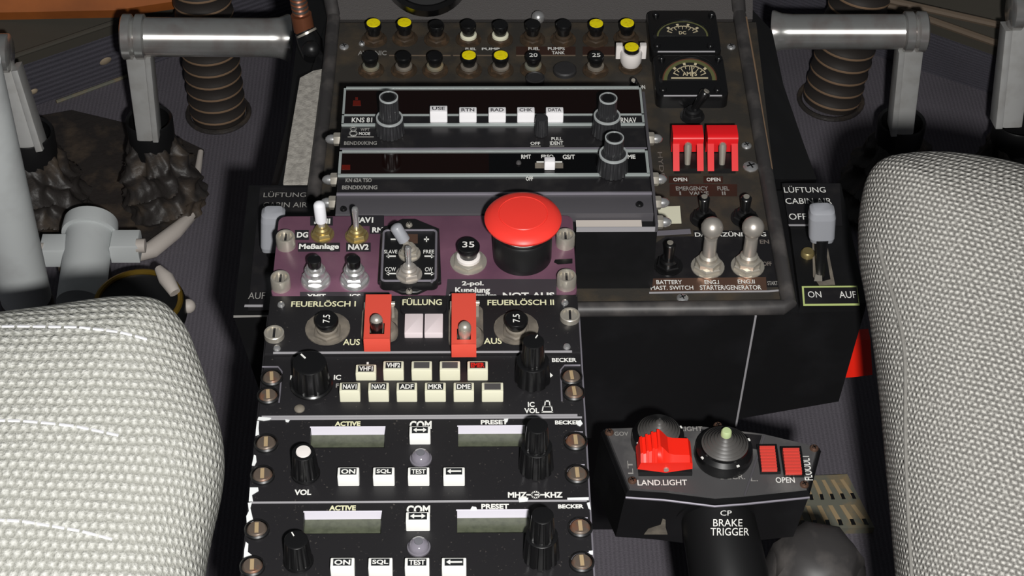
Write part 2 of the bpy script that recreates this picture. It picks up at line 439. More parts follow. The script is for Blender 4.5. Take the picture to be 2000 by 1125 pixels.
def slot_screw(par, u, v, r, z0=0.0, m='steel', rot=0.0):
    b = at(u, v, z0); mb = MB(m)
    mb.lathe([(r*1.28, 0), (r*1.28, 0.0012), (r*1.12, 0.0018), (r*1.08, 0.0010)], b, 'plastic_matt', seg=26, capb=False)
    mb.lathe([(r*1.05, 0.0004), (r*1.0, 0.0012), (r*0.85, 0.0018), (0.0003, 0.0020)], b, 'screw_dark', seg=26)
    M = Matrix.Translation(b) @ Matrix.Rotation(rot, 4, 'Z'); mb.M = M
    mb.box(-r*0.2, r*0.2, -r*0.62, r*0.62, 0.0016, 0.0023, 'grille_tan'); mb.M = None
    return mb.fin('screw', par)
def small_screw(par, u, v, r, z0=0.0, m='chrome', cross=True):
    b = at(u, v, z0); mb = MB(m)
    mb.lathe([(r, 0), (r, 0.0005), (r*0.75, 0.0012), (0.0002, 0.0015)], b, seg=18)
    if cross:
        for a in (0.4, 0.4+PI/2):
            mb.M = Matrix.Translation(b) @ Matrix.Rotation(a, 4, 'Z'); mb.box(-r*0.55, r*0.55, -r*0.1, r*0.1, 0.0012, 0.0016, 'plastic_black')
    return mb.fin('screw', par)
def knob(par, u, v, tiers, z0=0.0, name='knob', label=None, pointer=None, skirt=None, mats=('plastic_black', 'plastic_black'), top=None, flutes=12, depth=0.07, ring=None):
    """tiers: [(r bottom, r top, z bottom, z top)] lower to upper"""
    b = at(u, v, z0); root = None
    for k, (ra, rb, za, zb) in enumerate(tiers):
        mb = MB(mats[min(k, len(mats)-1)])
        e = (rb*0.10)
        if skirt and k == 0: mb.lathe([(skirt, za), (skirt, za+0.0008), (skirt*0.93, za+0.0014)], b)
        mb.lathe([(ra, za+0.0002, 1), (ra, za+0.001, 1), (rb*1.0, zb-e*1.6, 1), (rb*0.985, zb-e*0.5, 0), (rb*0.93, zb-e*0.12, 0), (rb*0.8, zb, 0)], b, flutes=flutes, depth=depth)
        if ring: mb.lathe([(rb*1.01, zb-e*0.9), (rb*1.0, zb+0.0003), (rb*0.88, zb+0.0004), (rb*0.86, zb-0.0005)], b, ring, capa=False, capb=False)
        if top and k == len(tiers)-1: mb.lathe([(rb*0.66, zb), (rb*0.62, zb+0.0006), (0.0003, zb+0.0008)], b, top)
        if pointer is not None and k == len(tiers)-1:
            mb.M = Matrix.Translation(b) @ Matrix.Rotation(pointer, 4, 'Z')
            mb.box(-rb*0.05, rb*0.05, rb*0.42, rb*0.84, zb-0.0002, zb+0.0003, 'white_text'); mb.M = None
        if root is None: root = mb.fin(name, par, label)
        else: mb.fin('knob_top', root)
    return root
def key(par, u0, u1, vb, h, dep, z0=0.0, m='key_cream', txt=None, tm='white_text', leg='legend', label=None, draw=None, bold=0.03, legfrac=(0.12, 0.88, 0.22, 0.88)):
    """rectangular push key: front face stands on pixel row vb, from column u0 to u1"""
    x0, x1 = at(u0, vb, z0).x, at(u1, vb, z0).x; y0 = at((u0+u1)/2, vb, z0).y; y1 = y0+dep; z1 = z0+h
    mb = MB(m); mb.box(x0, x1, y0, y1, z0, z1, ch=0.0004, r=0.0005)
    k = mb.fin('push_button', par, label)
    W_, D_ = x1-x0, y1-y0; a, b, c, d = legfrac
    if leg or txt or draw:
        lb = MB(leg or m); L = (x0+W_*a, x0+W_*b, y0+D_*c, y0+D_*d)
        if leg: lb.box(L[0], L[1], L[2], L[3], z1-0.0002, z1+0.0001)
        zt = z1+0.00025
        if txt: lb.text(txt, (L[0]+W_*0.05, L[1]-W_*0.05, L[2]+D_*0.05, L[3]-D_*0.12), zt, tm, bold)
        if draw: draw(lb, L, zt)
        lb.fin('legend', k)
    return k
def arrow(two):
    def f(mb, L, z):
        x0, x1, y0, y1 = L; W_ = x1-x0; H_ = y1-y0; yc = (y0+y1)/2; a = H_*0.36
        l = [(x0+W_*0.08, yc), (x0+W_*0.30, yc-a), (x0+W_*0.30, yc-a*0.3)]
        r = [(x1-W_*0.30, yc-a*0.3), (x1-W_*0.30, yc-a), (x1-W_*0.08, yc), (x1-W_*0.30, yc+a), (x1-W_*0.30, yc+a*0.3)] if two else [(x1-W_*0.06, yc-a*0.3), (x1-W_*0.06, yc+a*0.3)]
        mb.prism(l+r+[(x0+W_*0.30, yc+a*0.3), (x0+W_*0.30, yc+a)], z-0.0002, z, 'white_text')
    return f
def breaker(par, u, vb, vt, rc, rn, z0, top=None, cap='plastic_black', txt=None, rot=0, label=None, nut='nut_brown', collar='steel', flat=False, hfix=None):
    """push-pull circuit breaker: nut at pixel (u, vb), button head centred on pixel row vt"""
    b = at(u, vb, z0)
    h = hfix or 0.012
    for _ in range(30):                       # height at which the head centre falls on row vt
        e = at(u, vt, z0+h); h += (e.y-b.y)*0.7
    nb = MB(nut)
    nb.lathe([(rn*1.15, 0), (rn*1.15, 0.0006), (rn, 0.0008)], b, seg=24)
    nb.loft([(b.x+x, b.y+y) for x, y in hexpts(rn, 6, 0.5)], [(0, z0+0.0006), (0, z0+0.0022), (rn*0.1, z0+0.0028)])
    nb.lathe([(rn*0.74, 0.0026), (rn*0.74, 0.0042), (rn*0.62, 0.0048)], b, collar, seg=22)
    p = nb.fin('circuit_breaker', par, label)
    kb = MB(cap)
    kb.lathe([(rc*0.78, 0.004), (rc*0.78, h*0.50), (rc*0.98, h*0.74), (rc, h*0.80), (rc, h*0.95), (rc*0.93, h)], b, seg=26)
    if top: kb.lathe([(rc*0.88, h), (rc*0.86, h+0.0004), (0.0002, h+0.0005)], b, top, seg=26)
    if txt:
        w_ = rc*(1.05 if len(txt) < 3 else 0.95); hh = rc*(0.75 if len(txt) < 3 else 0.58)
        rcx = (b.x-w_/2, b.x+w_/2, b.y-hh/2, b.y+hh/2) if rot % 2 == 0 else (b.x-hh/2, b.x+hh/2, b.y-w_/2, b.y+w_/2)
        kb.text(txt, rcx, z0+h+0.0002, 'white_text' if label != 'dim' else 'grey_text', 0.01, rot)
    kb.fin('button', p)
    return p
ZC = -0.046            # top of the console
ZF = -0.34             # cockpit floor
# ------------------------------------------------------------------ setting: floor, nose walls
mb = MB('carpet'); mb.box(-0.75, 0.85, -0.35, 1.15, ZF-0.01, ZF); struct(mb, 'floor')

def wall_quad(name, px_low, px_high, zl, zh, m, back=0.012):
    a = [at(*px_low[0], zl), at(*px_low[1], zl), at(*px_high[1], zh), at(*px_high[0], zh)]
    mb = MB(m); n = (a[1]-a[0]).cross(a[3]-a[0]).normalized()
    if n.y > 0: n = -n
    mb.slab(a, (0, 0.006, -back), m); return struct(mb, name), a
ZB = ZF+0.075
wl, La = wall_quad('wall_left', ((-120, 280), (640, 8)), ((-120, 160), (560, -70)), ZF-0.004, ZB, 'carpet_band_l')
wr, Ra = wall_quad('wall_right', ((1420, 18), (2120, 248)), ((1560, -50), (2120, 148)), ZF-0.004, ZB, 'carpet_band_r')
# trims along the foot and head of the nose panels
def strip(name, p, q, rad, m):
    mb = MB(m); mb.tube([p, q], rad, m, seg=8); return struct(mb, name)
strip('trim_1', at(110, 199, ZF+0.001), at(250, 148, ZF+0.001), 0.0016, 'grille')
strip('trim_2', La[3], La[2], 0.0022, 'olive')
strip('trim_3', Ra[3]+Vector((0, 0, 0.001)), Ra[2]+Vector((0, 0, 0.001)), 0.003, 'tan_edge')
# olive ledge behind each nose panel, rising to the front
mb = MB('olive')
mb.slab([La[3], La[2], La[2]+Vector((0, 0.5, 0.10)), La[3]+Vector((0, 0.5, 0.10))], (0, 0.002, -0.012)); struct(mb, 'wall_nose_left')
mb = MB('olive')
mb.slab([Ra[3], Ra[2], Ra[2]+Vector((0, 0.5, 0.10)), Ra[3]+Vector((0, 0.5, 0.10))], (0, 0.002, -0.012)); struct(mb, 'wall_nose_right')
p0 = at(1690, -10, ZB+0.022); p1 = at(2010, 62, ZB+0.014)
strip('trim_4', p0, p1, 0.003, 'tan_edge')

# ------------------------------------------------------------------ console
CY = 0.2085
con = thing('center_console', 'black centre console with two rows of push-pull circuit breakers and engine switches', 'console', (0.06, 0.30, ZC))
# body: front face, flanks
fx0 = at(640, 600, ZC).x; xl = at(452, 612, ZC).x
xr = at(1548, 597, ZC).x
b = MB('black_paint')
zb = -0.152
xs_ = at(1479, 605, ZC).x
top = [(-0.095, CY), (xs_, CY), (xs_, 0.47), (-0.062, 0.47)]
bot = [(-0.085, CY+0.004), (aty(1440, 832, CY).x, CY+0.004), (0.160, 0.47), (-0.055, 0.47)]
b.hexa([Vector((x, y, ZC-0.004)) for x, y in top], [Vector((x, y, zb)) for x, y in bot])
b.box(-0.085, aty(1568, 840, CY).x-0.03, 0.296, 0.45, ZF, zb)
b.fin('body', con)
tp = MB('console_paint')
tp.prism([(-0.062, CY+0.002), (xr-0.002, CY+0.002), (at(1470, 42, ZC).x+0.002, 0.447), (-0.060, 0.447)], ZC-0.004, ZC)
tp.fin('top_panel', con)
# instrument panel foot: bends up beyond the breakers
ip = MB('nose_paint'); y0 = at(1000, 38, ZC).y
xL, xR = at(650, 38, ZC).x, at(1470, 38, ZC).x
ip.slab([(xL, y0, ZC), (xR, y0, ZC), (xR+0.004, y0+0.10, ZC+0.085), (xL-0.004, y0+0.10, ZC+0.085)], (0, 0.003, -0.006))
ip.fin('instrument_panel_foot', con)
# raised rim
rm = MB('rubber_worn')
rm.tube([at(1440, -30, ZC+0.02), at(1444, 28, ZC+0.001), at(1473, 200, ZC+0.001), at(1500, 360, ZC+0.001), at(1541, 594, ZC+0.001), at(1530, 600, ZC),  at(1400, 602, ZC-0.001), at(1120, 604, ZC-0.001)], 0.0040, seg=12)
rm.fin('rim', con); rm = MB('rubber_worn')
rm.tube([at(640, -30, ZC+0.02), at(652, 34, ZC), at(640, 160, ZC), at(628, 260, ZC), at(612, 390, ZC)], 0.0040, seg=12)
rm.fin('rim', con)
wr_ = MB('hose_tan')
wr_.tube([at(1457, 34, ZC+0.003), at(1474, 130, ZC+0.003), at(1490, 230, ZC+0.003), at(1507, 330, ZC+0.003)], 0.0007, seg=6)
wr_.fin('worn_or_highlit_edge', con, 'scuffed bare edge'); bx_ = aty(1440, 832, CY).x; wr_ = MB('edge_wear')
wr_.tube([Vector((xs_, CY-0.0002, ZC-0.006)), Vector((bx_, CY+0.0036, zb+0.01))], 0.0006, seg=6)
wr_.fin('worn_or_highlit_edge', con, 'scuffed bare edge')
# flanks running down from the rim
fl = MB('black_paint')
a = [at(1452, 0, ZC-0.003), at(1480, 180, ZC-0.003), at(1509, 350, ZC-0.003)]
c = [at(1507, 0, ZC-0.03), at(1530, 165, ZC-0.03), at(1595, 350, ZC-0.035)]
c[0] = at(1508, 60, ZC-0.03)
fl.hexa([a[0], a[1], a[2], c[2], at(1566, 270, ZC-0.032), c[1], c[0]], [p+Vector((-0.004, 0, -0.06)) for p in (a[0], a[1], a[2], c[2], at(1566, 270, ZC-0.032), c[1], c[0])])
fl.fin('flank', con)
fl = MB('black_paint')
q = [at(655, 0, ZC-0.002), at(640, 160, ZC-0.002), at(615, 390, ZC-0.002), at(520, 400, ZC-0.03), at(560, 240, ZC-0.03), at(575, 120, ZC-0.03), at(590, 0, ZC-0.03)]
fl.hexa(q, [p+Vector((0.004, 0, -0.06)) for p in q]); fl.fin('flank', con)

# circuit breakers
R1 = [(731, 78, 45, 'yellow'), (791, 76, 44, 'yellow'), (853, 78, 47, None), (915, 78, 46, None), (977, 78, 47, None), (1040, 78, 46, None), (1100, 78, 46, None), (1163, 78, 46, 'yellow'), (1223, 76, 45, 'yellow')]
R2 = [(725, 138, 108, None), (789, 138, 108, None), (850, 138, 108, None), (916, 138, 108, 'yellow'), (978, 138, 108, 'yellow'), (1041, 137, 108, None), (1163, 138, 108, None)]
for i, (u, vb, vt, t) in enumerate(R1):
    breaker(con, u, vb, vt, 0.0046, 0.0066, ZC, t, label='yellow-topped breaker' if t else None, collar='key_cream' if i in (3, 4) else 'nut_brown')
for i, (u, vb, vt, t) in enumerate(R2):
    breaker(con, u, vb, vt, 0.0046, 0.0066, ZC, t, label='yellow-topped breaker' if t else None, txt={5: '20', 6: '25'}.get(i), collar='grille' if i in (0, 2, 5) else 'grime')
# breaker with the white lock-out collar
p = breaker(con, 1231, 132, 92, 0.0046, 0.0060, ZC, 'yellow', label='yellow-topped breaker in a white lock-out collar')
bb = at(1231, 132, ZC); hd = 0.0135
wc = MB('white_cap')
wc.lathe([(0.0052, 0.003), (0.0062, 0.0055), (0.0064, hd-0.003), (0.0058, hd-0.001), (0.0048, hd-0.001)], bb, seg=26)
for s in (-1, 1):
    wc.box(bb.x+s*0.0050, bb.x+s*0.0088, bb.y+0.0004, bb.y+0.0044, ZC+0.006, ZC+0.0150, ch=0.0004, r=0.0006)
wc.fin('lockout_collar', p, 'white plastic lock-out collar')
mb = MB('rubber'); bb = at(1103, 140, ZC); mb.lathe([(0.0068, 0), (0.0068, 0.002), (0.006, 0.0028), (0.0002, 0.0030)], bb); mb.fin('blanking_plug', con)
for u, v in ((1045, 162),):
    mb = MB('rubber'); bb = at(u, v, ZC); mb.lathe([(0.0052, 0), (0.0055, 0.004), (0.0048, 0.0045), (0.0044, 0.0038), (0.0002, 0.0038)], bb); mb.fin('blanking_plug', con)
toggle(con, (1238, 176), (1237, 157), 0.010, 0.0040, 0.0016, 0.0021, 'plastic_black', 'plastic_black', ZC)
# dark strips and small writing between the two rows
lt = LT('dim_text')
for u0, u1 in ((760, 832), (838, 880), (885, 992), (1008, 1124), (1138, 1216)):
    lt.flat([(u0, 91), (u1, 91), (u1, 108), (u0, 108)], ZC+0.0002, 'placard' if u0 > 1000 else 'console_paint')
    lt.flat([(u0, 107), (u1, 107), (u1, 109), (u0, 109)], ZC+0.0003, 'tan_edge')
lt.ptext('AVIONIC', 699, 99, 755, 108, ZC+0.0003, 'grey_text')
lt.ptext('FUEL', 1032, 92, 1054, 98, ZC+0.0003); lt.ptext('PUMPS', 1070, 92, 1103, 98, ZC+0.0003); lt.ptext('TANK', 1078, 100, 1103, 106, ZC+0.0003)
lt.ptext('PUMP', 941, 93, 976, 98, ZC+0.0003); lt.ptext('FUEL', 909, 93, 930, 98, ZC+0.0003)
lt.ptext('ON', 1247, 166, 1260, 174, ZC+0.0003)
# engine switch area
lt.flat([(1308, 360), (1440, 360), (1440, 383), (1308, 383)], ZC+0.0003, 'placard')
lt.flat([(1306, 344), (1345, 344), (1345, 357), (1306, 357)], ZC+0.0003, 'placard'); lt.flat([(1374, 344), (1412, 344), (1412, 357), (1374, 357)], ZC+0.0003, 'placard')
lt.ptext('OPEN', 1315, 347, 1342, 354, ZC+0.0005); lt.ptext('OPEN', 1380, 347, 1407, 354, ZC+0.0005)
lt.ptext('EMERGENCY', 1320, 364, 1383, 372, ZC+0.0005, 'grey_text'); lt.ptext('FUEL', 1401, 364, 1424, 372, ZC+0.0005, 'grey_text')
lt.ptext('I', 1327, 374, 1330, 381, ZC+0.0005, 'grey_text'); lt.ptext('VALVE', 1346, 374, 1384, 381, ZC+0.0005, 'grey_text'); lt.ptext('II', 1410, 374, 1417, 381, ZC+0.0005, 'grey_text')
lt.flat([(1354, 450), (1500, 450), (1503, 464), (1356, 464)], ZC+0.0003, 'module_black')
lt.ptext('DAUERZÜNDUNG', 1357, 452, 1496, 462, ZC+0.0005, 'white_text')
lt.ptext('EN', 1484, 468, 1502, 476, ZC+0.0003, 'dim_text'); lt.ptext('OFF', 1490, 511, 1507, 519, ZC+0.0003, 'dim_text'); lt.ptext('START', 1499, 549, 1519, 557, ZC+0.0005, 'grey_text')
lt.flat([(1270, 544), (1496, 541), (1498, 567), (1270, 569)], ZC+0.0003, 'placard_copper')
for s, u0, v0, u1, v1 in (('BATTERY', 1282, 547, 1332, 555), ('MAST. SWITCH', 1271, 558, 1354, 566), ('ENG.I', 1376, 547, 1404, 555), ('ENG.II', 1441, 546, 1474, 554), ('STARTER/GENERATOR', 1367, 557, 1487, 566)):
    lt.ptext(s, u0, v0, u1, v1, ZC+0.0005, 'white_text', 0.01)
lt.flat([(1268, 570), (1500, 567), (1528, 565), (1528, 568), (1500, 570), (1268, 573)], ZC+0.0003, 'edge_wear')
lt.flat([(1285, 404), (1328, 402), (1331, 436), (1286, 437)], ZC+0.0008, 'key_cream')
lt.flat([(1283, 451), (1348, 447), (1350, 456), (1283, 460)], ZC+0.0012, 'strip_grey')
lt.flat([(1300, 462), (1505, 460), (1528, 560), (1270, 566), (1272, 480)], ZC+0.0002, 'module_black')
lt.ptext('HYDR.', 1287, 297, 1296, 352, ZC+0.0003, 'dim_text', 0.0, 3)
lt.fin('lettering', con)
toggle(con, (1352, 228), (1380, 178), 0.017, 0.0062, 0.0019, 0.0031, 'plastic_matt', 'plastic_black', ZC)
toggle(con, (1374, 428), (1376, 384), 0.0155, 0.0066, 0.0022, 0.0030, 'plastic_matt', 'plastic_black', ZC)
toggle(con, (1454, 427), (1458, 384), 0.0155, 0.0066, 0.0022, 0.0030, 'plastic_matt', 'plastic_black', ZC)
toggle(con, (1305, 520), (1309, 474), 0.0155, 0.0068, 0.0022, 0.0030, 'plastic_black', 'plastic_black', ZC)
for bu, bv, tu, tv in ((1382, 522, 1391, 445), (1460, 521, 1471, 444)):
    toggle(con, (bu, bv), (tu, tv), 0.0275, 0.0078, 0.0036, 0.0040, 'steel', 'satin_silver', ZC, ball=0.0058, nuts=2, label='large silver ball-tipped starter switch')
# red lift-up guards over the emergency fuel valves
for u0, u1 in ((1307, 1370), (1374, 1437)):
    x0, x1 = at(u0+4, 270, ZC+0.010).x, at(u1, 270, ZC+0.010).x
    yb = at(u0, 341, ZC+0.001).y; yt = at(u0, 242, ZC+0.018).y; W_ = x1-x0
    sb = MB('plastic_matt'); sb.box(x0+0.001, x1-0.001, yb+0.002, yt, ZC, ZC+0.0035); sw = sb.fin('guarded_switch', con)
    g = MB('red_cover')
    yf = at(u0, 268, ZC+0.018).y
    prof = [(yt, 0.004), (yt, 0.0165), (yt-0.001, 0.018), (yf+0.003, 0.018), (yf+0.0008, 0.0174), (yf-0.0002, 0.0160), (yf-0.0002, 0.0125), (yf+0.004, 0.0120), (yf+0.004, 0.004)]
    vs = [(x0, y, ZC+z) for y, z in prof]; ws = [(x1, y, ZC+z) for y, z in prof]; g.hexa([Vector(p) for p in vs], [Vector(p) for p in ws])
    pw = W_*0.21
    for a_, b_ in ((x0, x0+pw), (x1-pw, x1)):
        g.hexa([Vector((a_, yf+0.004, ZC+0.0135)), Vector((b_, yf+0.004, ZC+0.0135)), Vector((b_, yf-0.0002, ZC+0.0135)), Vector((a_, yf-0.0002, ZC+0.0135))],
               [Vector((a_, yb+0.003, ZC+0.0035)), Vector((b_, yb+0.003, ZC+0.0035)), Vector((b_, yb, ZC+0.0035)), Vector((a_, yb, ZC+0.0035))])
    g.fin('guard', sw, 'red flip-up guard')
    lv = MB('steel'); cx = (x0+x1)/2
    lv.tube([(cx, yb+0.006, ZC+0.003), (cx, yb+0.010, ZC+0.012), (cx, yb+0.0105, ZC+0.0140), (cx, yb+0.0108, ZC+0.0148)], [0.0016, 0.0022, 0.0019, 0.0008], seg=12)
    lv.fin('lever', sw)
for u, v, r in ((1333, 583, 0.0030), (1428, 92, 0.0026), (1458, 285, 0.0028), (1466, 326, 0.0042), (672, 92, 0.0028), (707, 86, 0.002)): small_screw(con, u, v, r, ZC)
mb = MB('chrome'); q = at(1051, 34, ZC+0.006); mb.ball(q, 0.0040, seg=18); mb.fin('screw', con, 'chrome domed screw')
mb = MB('plastic_black')                   # round instrument at the very top
q = at(833, -62, ZC+0.04); nrm = Vector((0, -0.65, 0.76))
mb.lathe([(0.026, -0.012), (0.026, 0.003), (0.0235, 0.005), (0.022, 0.002), (0.0002, 0.002)], q, axis=nrm, seg=40)
mb.fin('round_instrument_bezel', con)

# ------------------------------------------------------------------ the two rectangular meters
def meter(name, label, cat, u0, u1, v0, v1, zt, cu, cv, hw, hh, vflat, ranges, word):
    x0, x1, y0, y1 = rect(u0, v0, u1, v1, zt)
    t = thing(name, label, cat, ((x0+x1)/2, (y0+y1)/2, ZC))
    mb = MB('plastic_black'); mb.box(x0, x1, y0, y1, ZC, zt, ch=0.0012, r=0.004); mb.fin('case', t)
    mb = MB('edge_wear'); mb.tube([(x0+0.004, y0+0.0006, zt-0.0004), (x1-0.004, y0+0.0006, zt-0.0004)], 0.0005, seg=6); mb.fin('worn_or_highlit_edge', t, 'scuffed bare edge')
    def arc(k0, k1, a0=0.0, a1=PI, n=24):
        o = [(cu+hw*k0*math.cos(a0+(a1-a0)*i/n), vflat-hh*k0*math.sin(a0+(a1-a0)*i/n)) for i in range(n+1)]
        if k1 is None: return o
        return o+[(cu+hw*k1*math.cos(a1+(a0-a1)*i/n), vflat-hh*k1*math.sin(a1+(a0-a1)*i/n)) for i in range(n+1)]
    d = MB('dial_black'); z = zt+0.0002
    d.flat(arc(1.0, None), z, 'dial_black')
    for k0, k1, m in ranges:
        n = 20
        for i in range(n):
            d.flat(arc(k0, k1, PI*i/n, PI*(i+1)/n, 1), z+0.0001, m)
    n = 24
    for i in range(n): d.flat(arc(0.66, 0.635, PI*(0.16+0.68*i/n), PI*(0.16+0.68*(i+1)/n), 1), z+0.0002, 'dial_mark')
    for i in range(9):
        a = PI*(0.16+0.68*i/8); d.flat(arc(0.66, 0.52 if i % 2 else 0.45, a-0.02, a+0.02, 1), z+0.0002, 'dial_mark')
        if i % 2: d.flat(arc(0.80, 0.70, a-0.07, a+0.05, 1), z+0.0002, 'dial_mark')
    if word:
        d.ptext(word, cu-14, vflat-16, cu+14, vflat-8, z+0.0003, 'dial_mark')
        d.flat([(cu-36, vflat-5), (cu+36, vflat-5), (cu+36, vflat-3), (cu-36, vflat-3)], z+0.0003, 'dial_mark')
        d.flat([(cu+4, vflat-7), (cu+7, vflat-7), (cu+5, vflat-26), (cu+3, vflat-26)], z+0.0004, 'dial_mark')
    else: d.ptext('DC', cu-7, vflat-9, cu+7, vflat-3, z+0.0003, 'dial_mark')
    d.fin('dial', t)
    g = MB('plastic_black')
    pts = [at(u, v, zt+0.0004) for u, v in arc(1.03, None)]
    g.tube(pts, 0.0011, seg=8)
    g.fin('window_rim', t)
    du, dv = (u1-u0), (v1-v0)
    for fu, fv in ((0.10, 0.1), (0.90, 0.1), (0.12, 0.86), (0.88, 0.86)): small_screw(t, u0+du*fu, v0+dv*fv, 0.0021, zt, 'plastic_black', False)
    return t
meter('voltmeter', 'upper square black meter with a DC scale beside the breakers', 'meter', 1267, 1404, 20, 101, ZC+0.009, 1333, 68, 52, 30, 70, [(0.98, 0.90, 'dial_olive')], None)
meter('ammeter', 'lower square black meter with olive and rust arcs and an AMPS scale', 'meter', 1278, 1418, 106, 187, ZC+0.009, 1347, 156, 55, 43, 156, [(1.0, 0.92, 'dial_rust'), (0.92, 0.80, 'dial_olive')], 'AMPS')

# ------------------------------------------------------------------ ventilation boxes either side
def hexbox(mb, topxy, botxy, z1, z0, m=None): mb.hexa([Vector((x, y, z1)) for x, y in topxy], [Vector((x, y, z0)) for x, y in botxy], m)
def vent_box(side, top_px, bot, zt, name, label):
    tp_ = [at(u, v, zt) for u, v in top_px]; c = sum(tp_, Vector())/4
    t = thing(name, label, 'ventilation control', (c.x, c.y, zt-0.1))
    mb = MB('black_paint'); hexbox(mb, [(p.x, p.y) for p in tp_], bot, zt, zt-0.095); mb.fin('body', t); return t
q0 = [(1532, 357), (1642, 358), (1692, 592), (1563, 592)]
tq = [at(u, v, ZC) for u, v in q0]
fB = aty(1640, 795, CY); fA = aty(1436, 834, CY)
vr = thing('ventilation_box', 'right ventilation control box with a grey lever, lettered CABIN AIR', 'ventilation control', (tq[0].x, 0.26, fB.z))
mb = MB('black_paint'); mb.hexa([Vector((p.x, p.y, ZC)) for p in tq], [Vector((p.x, p.y, ZC-0.0055)) for p in tq])
zu = ZC-0.0055; bx = aty(1440, 832, CY).x+0.0008
mb.hexa([Vector((xs_+0.0008, CY, zu)), Vector((tq[2].x, tq[2].y, zu)), Vector((tq[1].x, tq[1].y, zu)), Vector((xs_+0.0008, tq[0].y, zu))],
        [Vector((bx, CY+0.004, fA.z+0.002)), Vector((fB.x, CY+0.004, fB.z)), Vector((tq[1].x-0.014, tq[1].y, fB.z)), Vector((bx, tq[0].y, fA.z+0.002))])
mb.fin('body', vr)
lt = LT('module_black')
lt.flat([(1527, 358), (1640, 358), (1645, 440), (1541, 440)], ZC+0.0006, 'module_black')
lt.flat([(1566, 559), (1674, 558), (1679, 596), (1569, 597)], ZC+0.0006, 'yellow_edge'); lt.flat([(1570, 562), (1673, 561), (1677, 592), (1572, 593)], ZC+0.0008, 'module_black')
lt.flat([(1540, 438), (1580, 438), (1580, 441), (1541, 441)], ZC+0.0008, 'edge_wear')
lt.flat([(1586, 441), (1608, 441), (1631, 556), (1600, 557), (1588, 540)], ZC+0.0006, 'grime')
lt.flat([(1594, 446), (1606, 446), (1622, 545), (1606, 549)], ZC+0.0008, 'plastic_black')
for s, u0, v0, u1, v1 in (('LÜFTUNG', 1531, 363, 1612, 376), ('CABIN AIR', 1534, 387, 1624, 398), ('OFF', 1541, 417, 1575, 429), ('ZU', 1612, 417, 1632, 429), ('ON', 1578, 569, 1604, 581), ('AUF', 1639, 569, 1672, 582)):
    lt.ptext(s, u0, v0, u1, v1, ZC+0.0010, 'white_text', 0.0)
lt.fin('lettering', vr)
lv = MB('steel'); s_ = at(1602, 545, ZC); e_ = at(1606, 470, ZC+0.022)
lv.tube([s_, s_.lerp(e_, 0.5), e_], [0.0022, 0.0028, 0.0032], 'plastic_black', seg=10, flat=0.5)
lv.hexa([at(1590, 548, ZC+0.001), at(1606, 548, ZC+0.001), at(1604, 500, ZC+0.0012), at(1600, 500, ZC+0.0012)], [at(1590, 549, ZC+0.003), at(1606, 549, ZC+0.003), at(1604, 500, ZC+0.003), at(1600, 500, ZC+0.003)])
pl = lv.fin('lever', vr)
kb = MB('sleeve_grey'); k0 = at(1604, 465, ZC+0.020); k1 = at(1606, 404, ZC+0.040)
X = Vector((1, 0, 0)); D = (k1-k0)
ring = lambda p, w_, d_: [p+Vector((x, y, 0)) for x, y in rrect(-w_, w_, -d_, d_, min(w_, d_)*0.6, 3)]
r0 = ring(k0, 0.0062, 0.0042); 
for (fa, wa, da), (fb, wb, db) in zip(((0, .0060, .0042), (0.12, .0066, .0048), (0.75, .0068, .0052), (0.93, .0062, .0046)), ((0.12, .0066, .0048), (0.75, .0068, .0052), (0.93, .0062, .0046), (1.0, .0045, .0030))):
    kb.hexa(ring(k0+D*fa, wa, da), ring(k0+D*fb, wb, db))
kb.fin('lever_knob', pl, 'pale grey lever knob')
sc_ = MB('brass'); q = at(1577, 498, ZC); sc_.lathe([(0.0036, 0), (0.0036, 0.002), (0.0028, 0.003), (0.0002, 0.003)], q); sc_.fin('screw', vr)

q1 = [(486, 362), (645, 362), (645, 618), (456, 618)]
tq = [at(u, v, ZC-0.001) for u, v in q1]
vl = vent_box(-1, q1, [(tq[0].x+0.004, tq[0].y), (tq[1].x, tq[1].y), (tq[2].x, CY+0.004), (tq[3].x+0.012, CY+0.004)], ZC-0.001, 'ventilation_box', 'left ventilation control box half hidden behind the purple panel')
lt = LT('module_black'); z = ZC-0.0002
lt.flat([(508, 366), (640, 366), (640, 606), (484, 606)], z, 'module_black')
for s, u0, v0, u1, v1 in (('LÜFTUNG', 515, 374, 598, 385), ('CABIN AIR', 514, 395, 600, 405), ('AUF', 485, 571, 518, 584)):
    lt.ptext(s, u0, v0, u1, v1, z+0.0004, 'grey_text', 0.0)
lt.flat([(478, 595), (514, 595), (514, 599), (477, 599)], z+0.0003, 'edge_wear'); lt.flat([(456, 616), (540, 615), (540, 618), (456, 620)], z+0.0003, 'grey_text')  # last strip is a painted silvery highlight along the box's front edge
lt.fin('lettering', vl)
kb = MB('sleeve_grey'); k0 = at(532, 484, ZC+0.008); k1 = at(534, 410, ZC+0.030); D = k1-k0
for (fa, wa, da), (fb, wb, db) in zip(((0, .0054, .004), (0.12, .006, .0048), (0.78, .0062, .005), (0.93, .006, .0046)), ((0.12, .006, .0048), (0.78, .0062, .005), (0.93, .006, .0046), (1.0, .0045, .003))):
    kb.hexa(ring(k0+D*fa, wa, da), ring(k0+D*fb, wb, db))
st = MB('plastic_black'); st.tube([at(531, 500, ZC-0.001), k0+D*0.1], 0.0028, seg=10); pl = st.fin('lever', vl)
kb.fin('lever_knob', pl, 'pale grey lever knob')

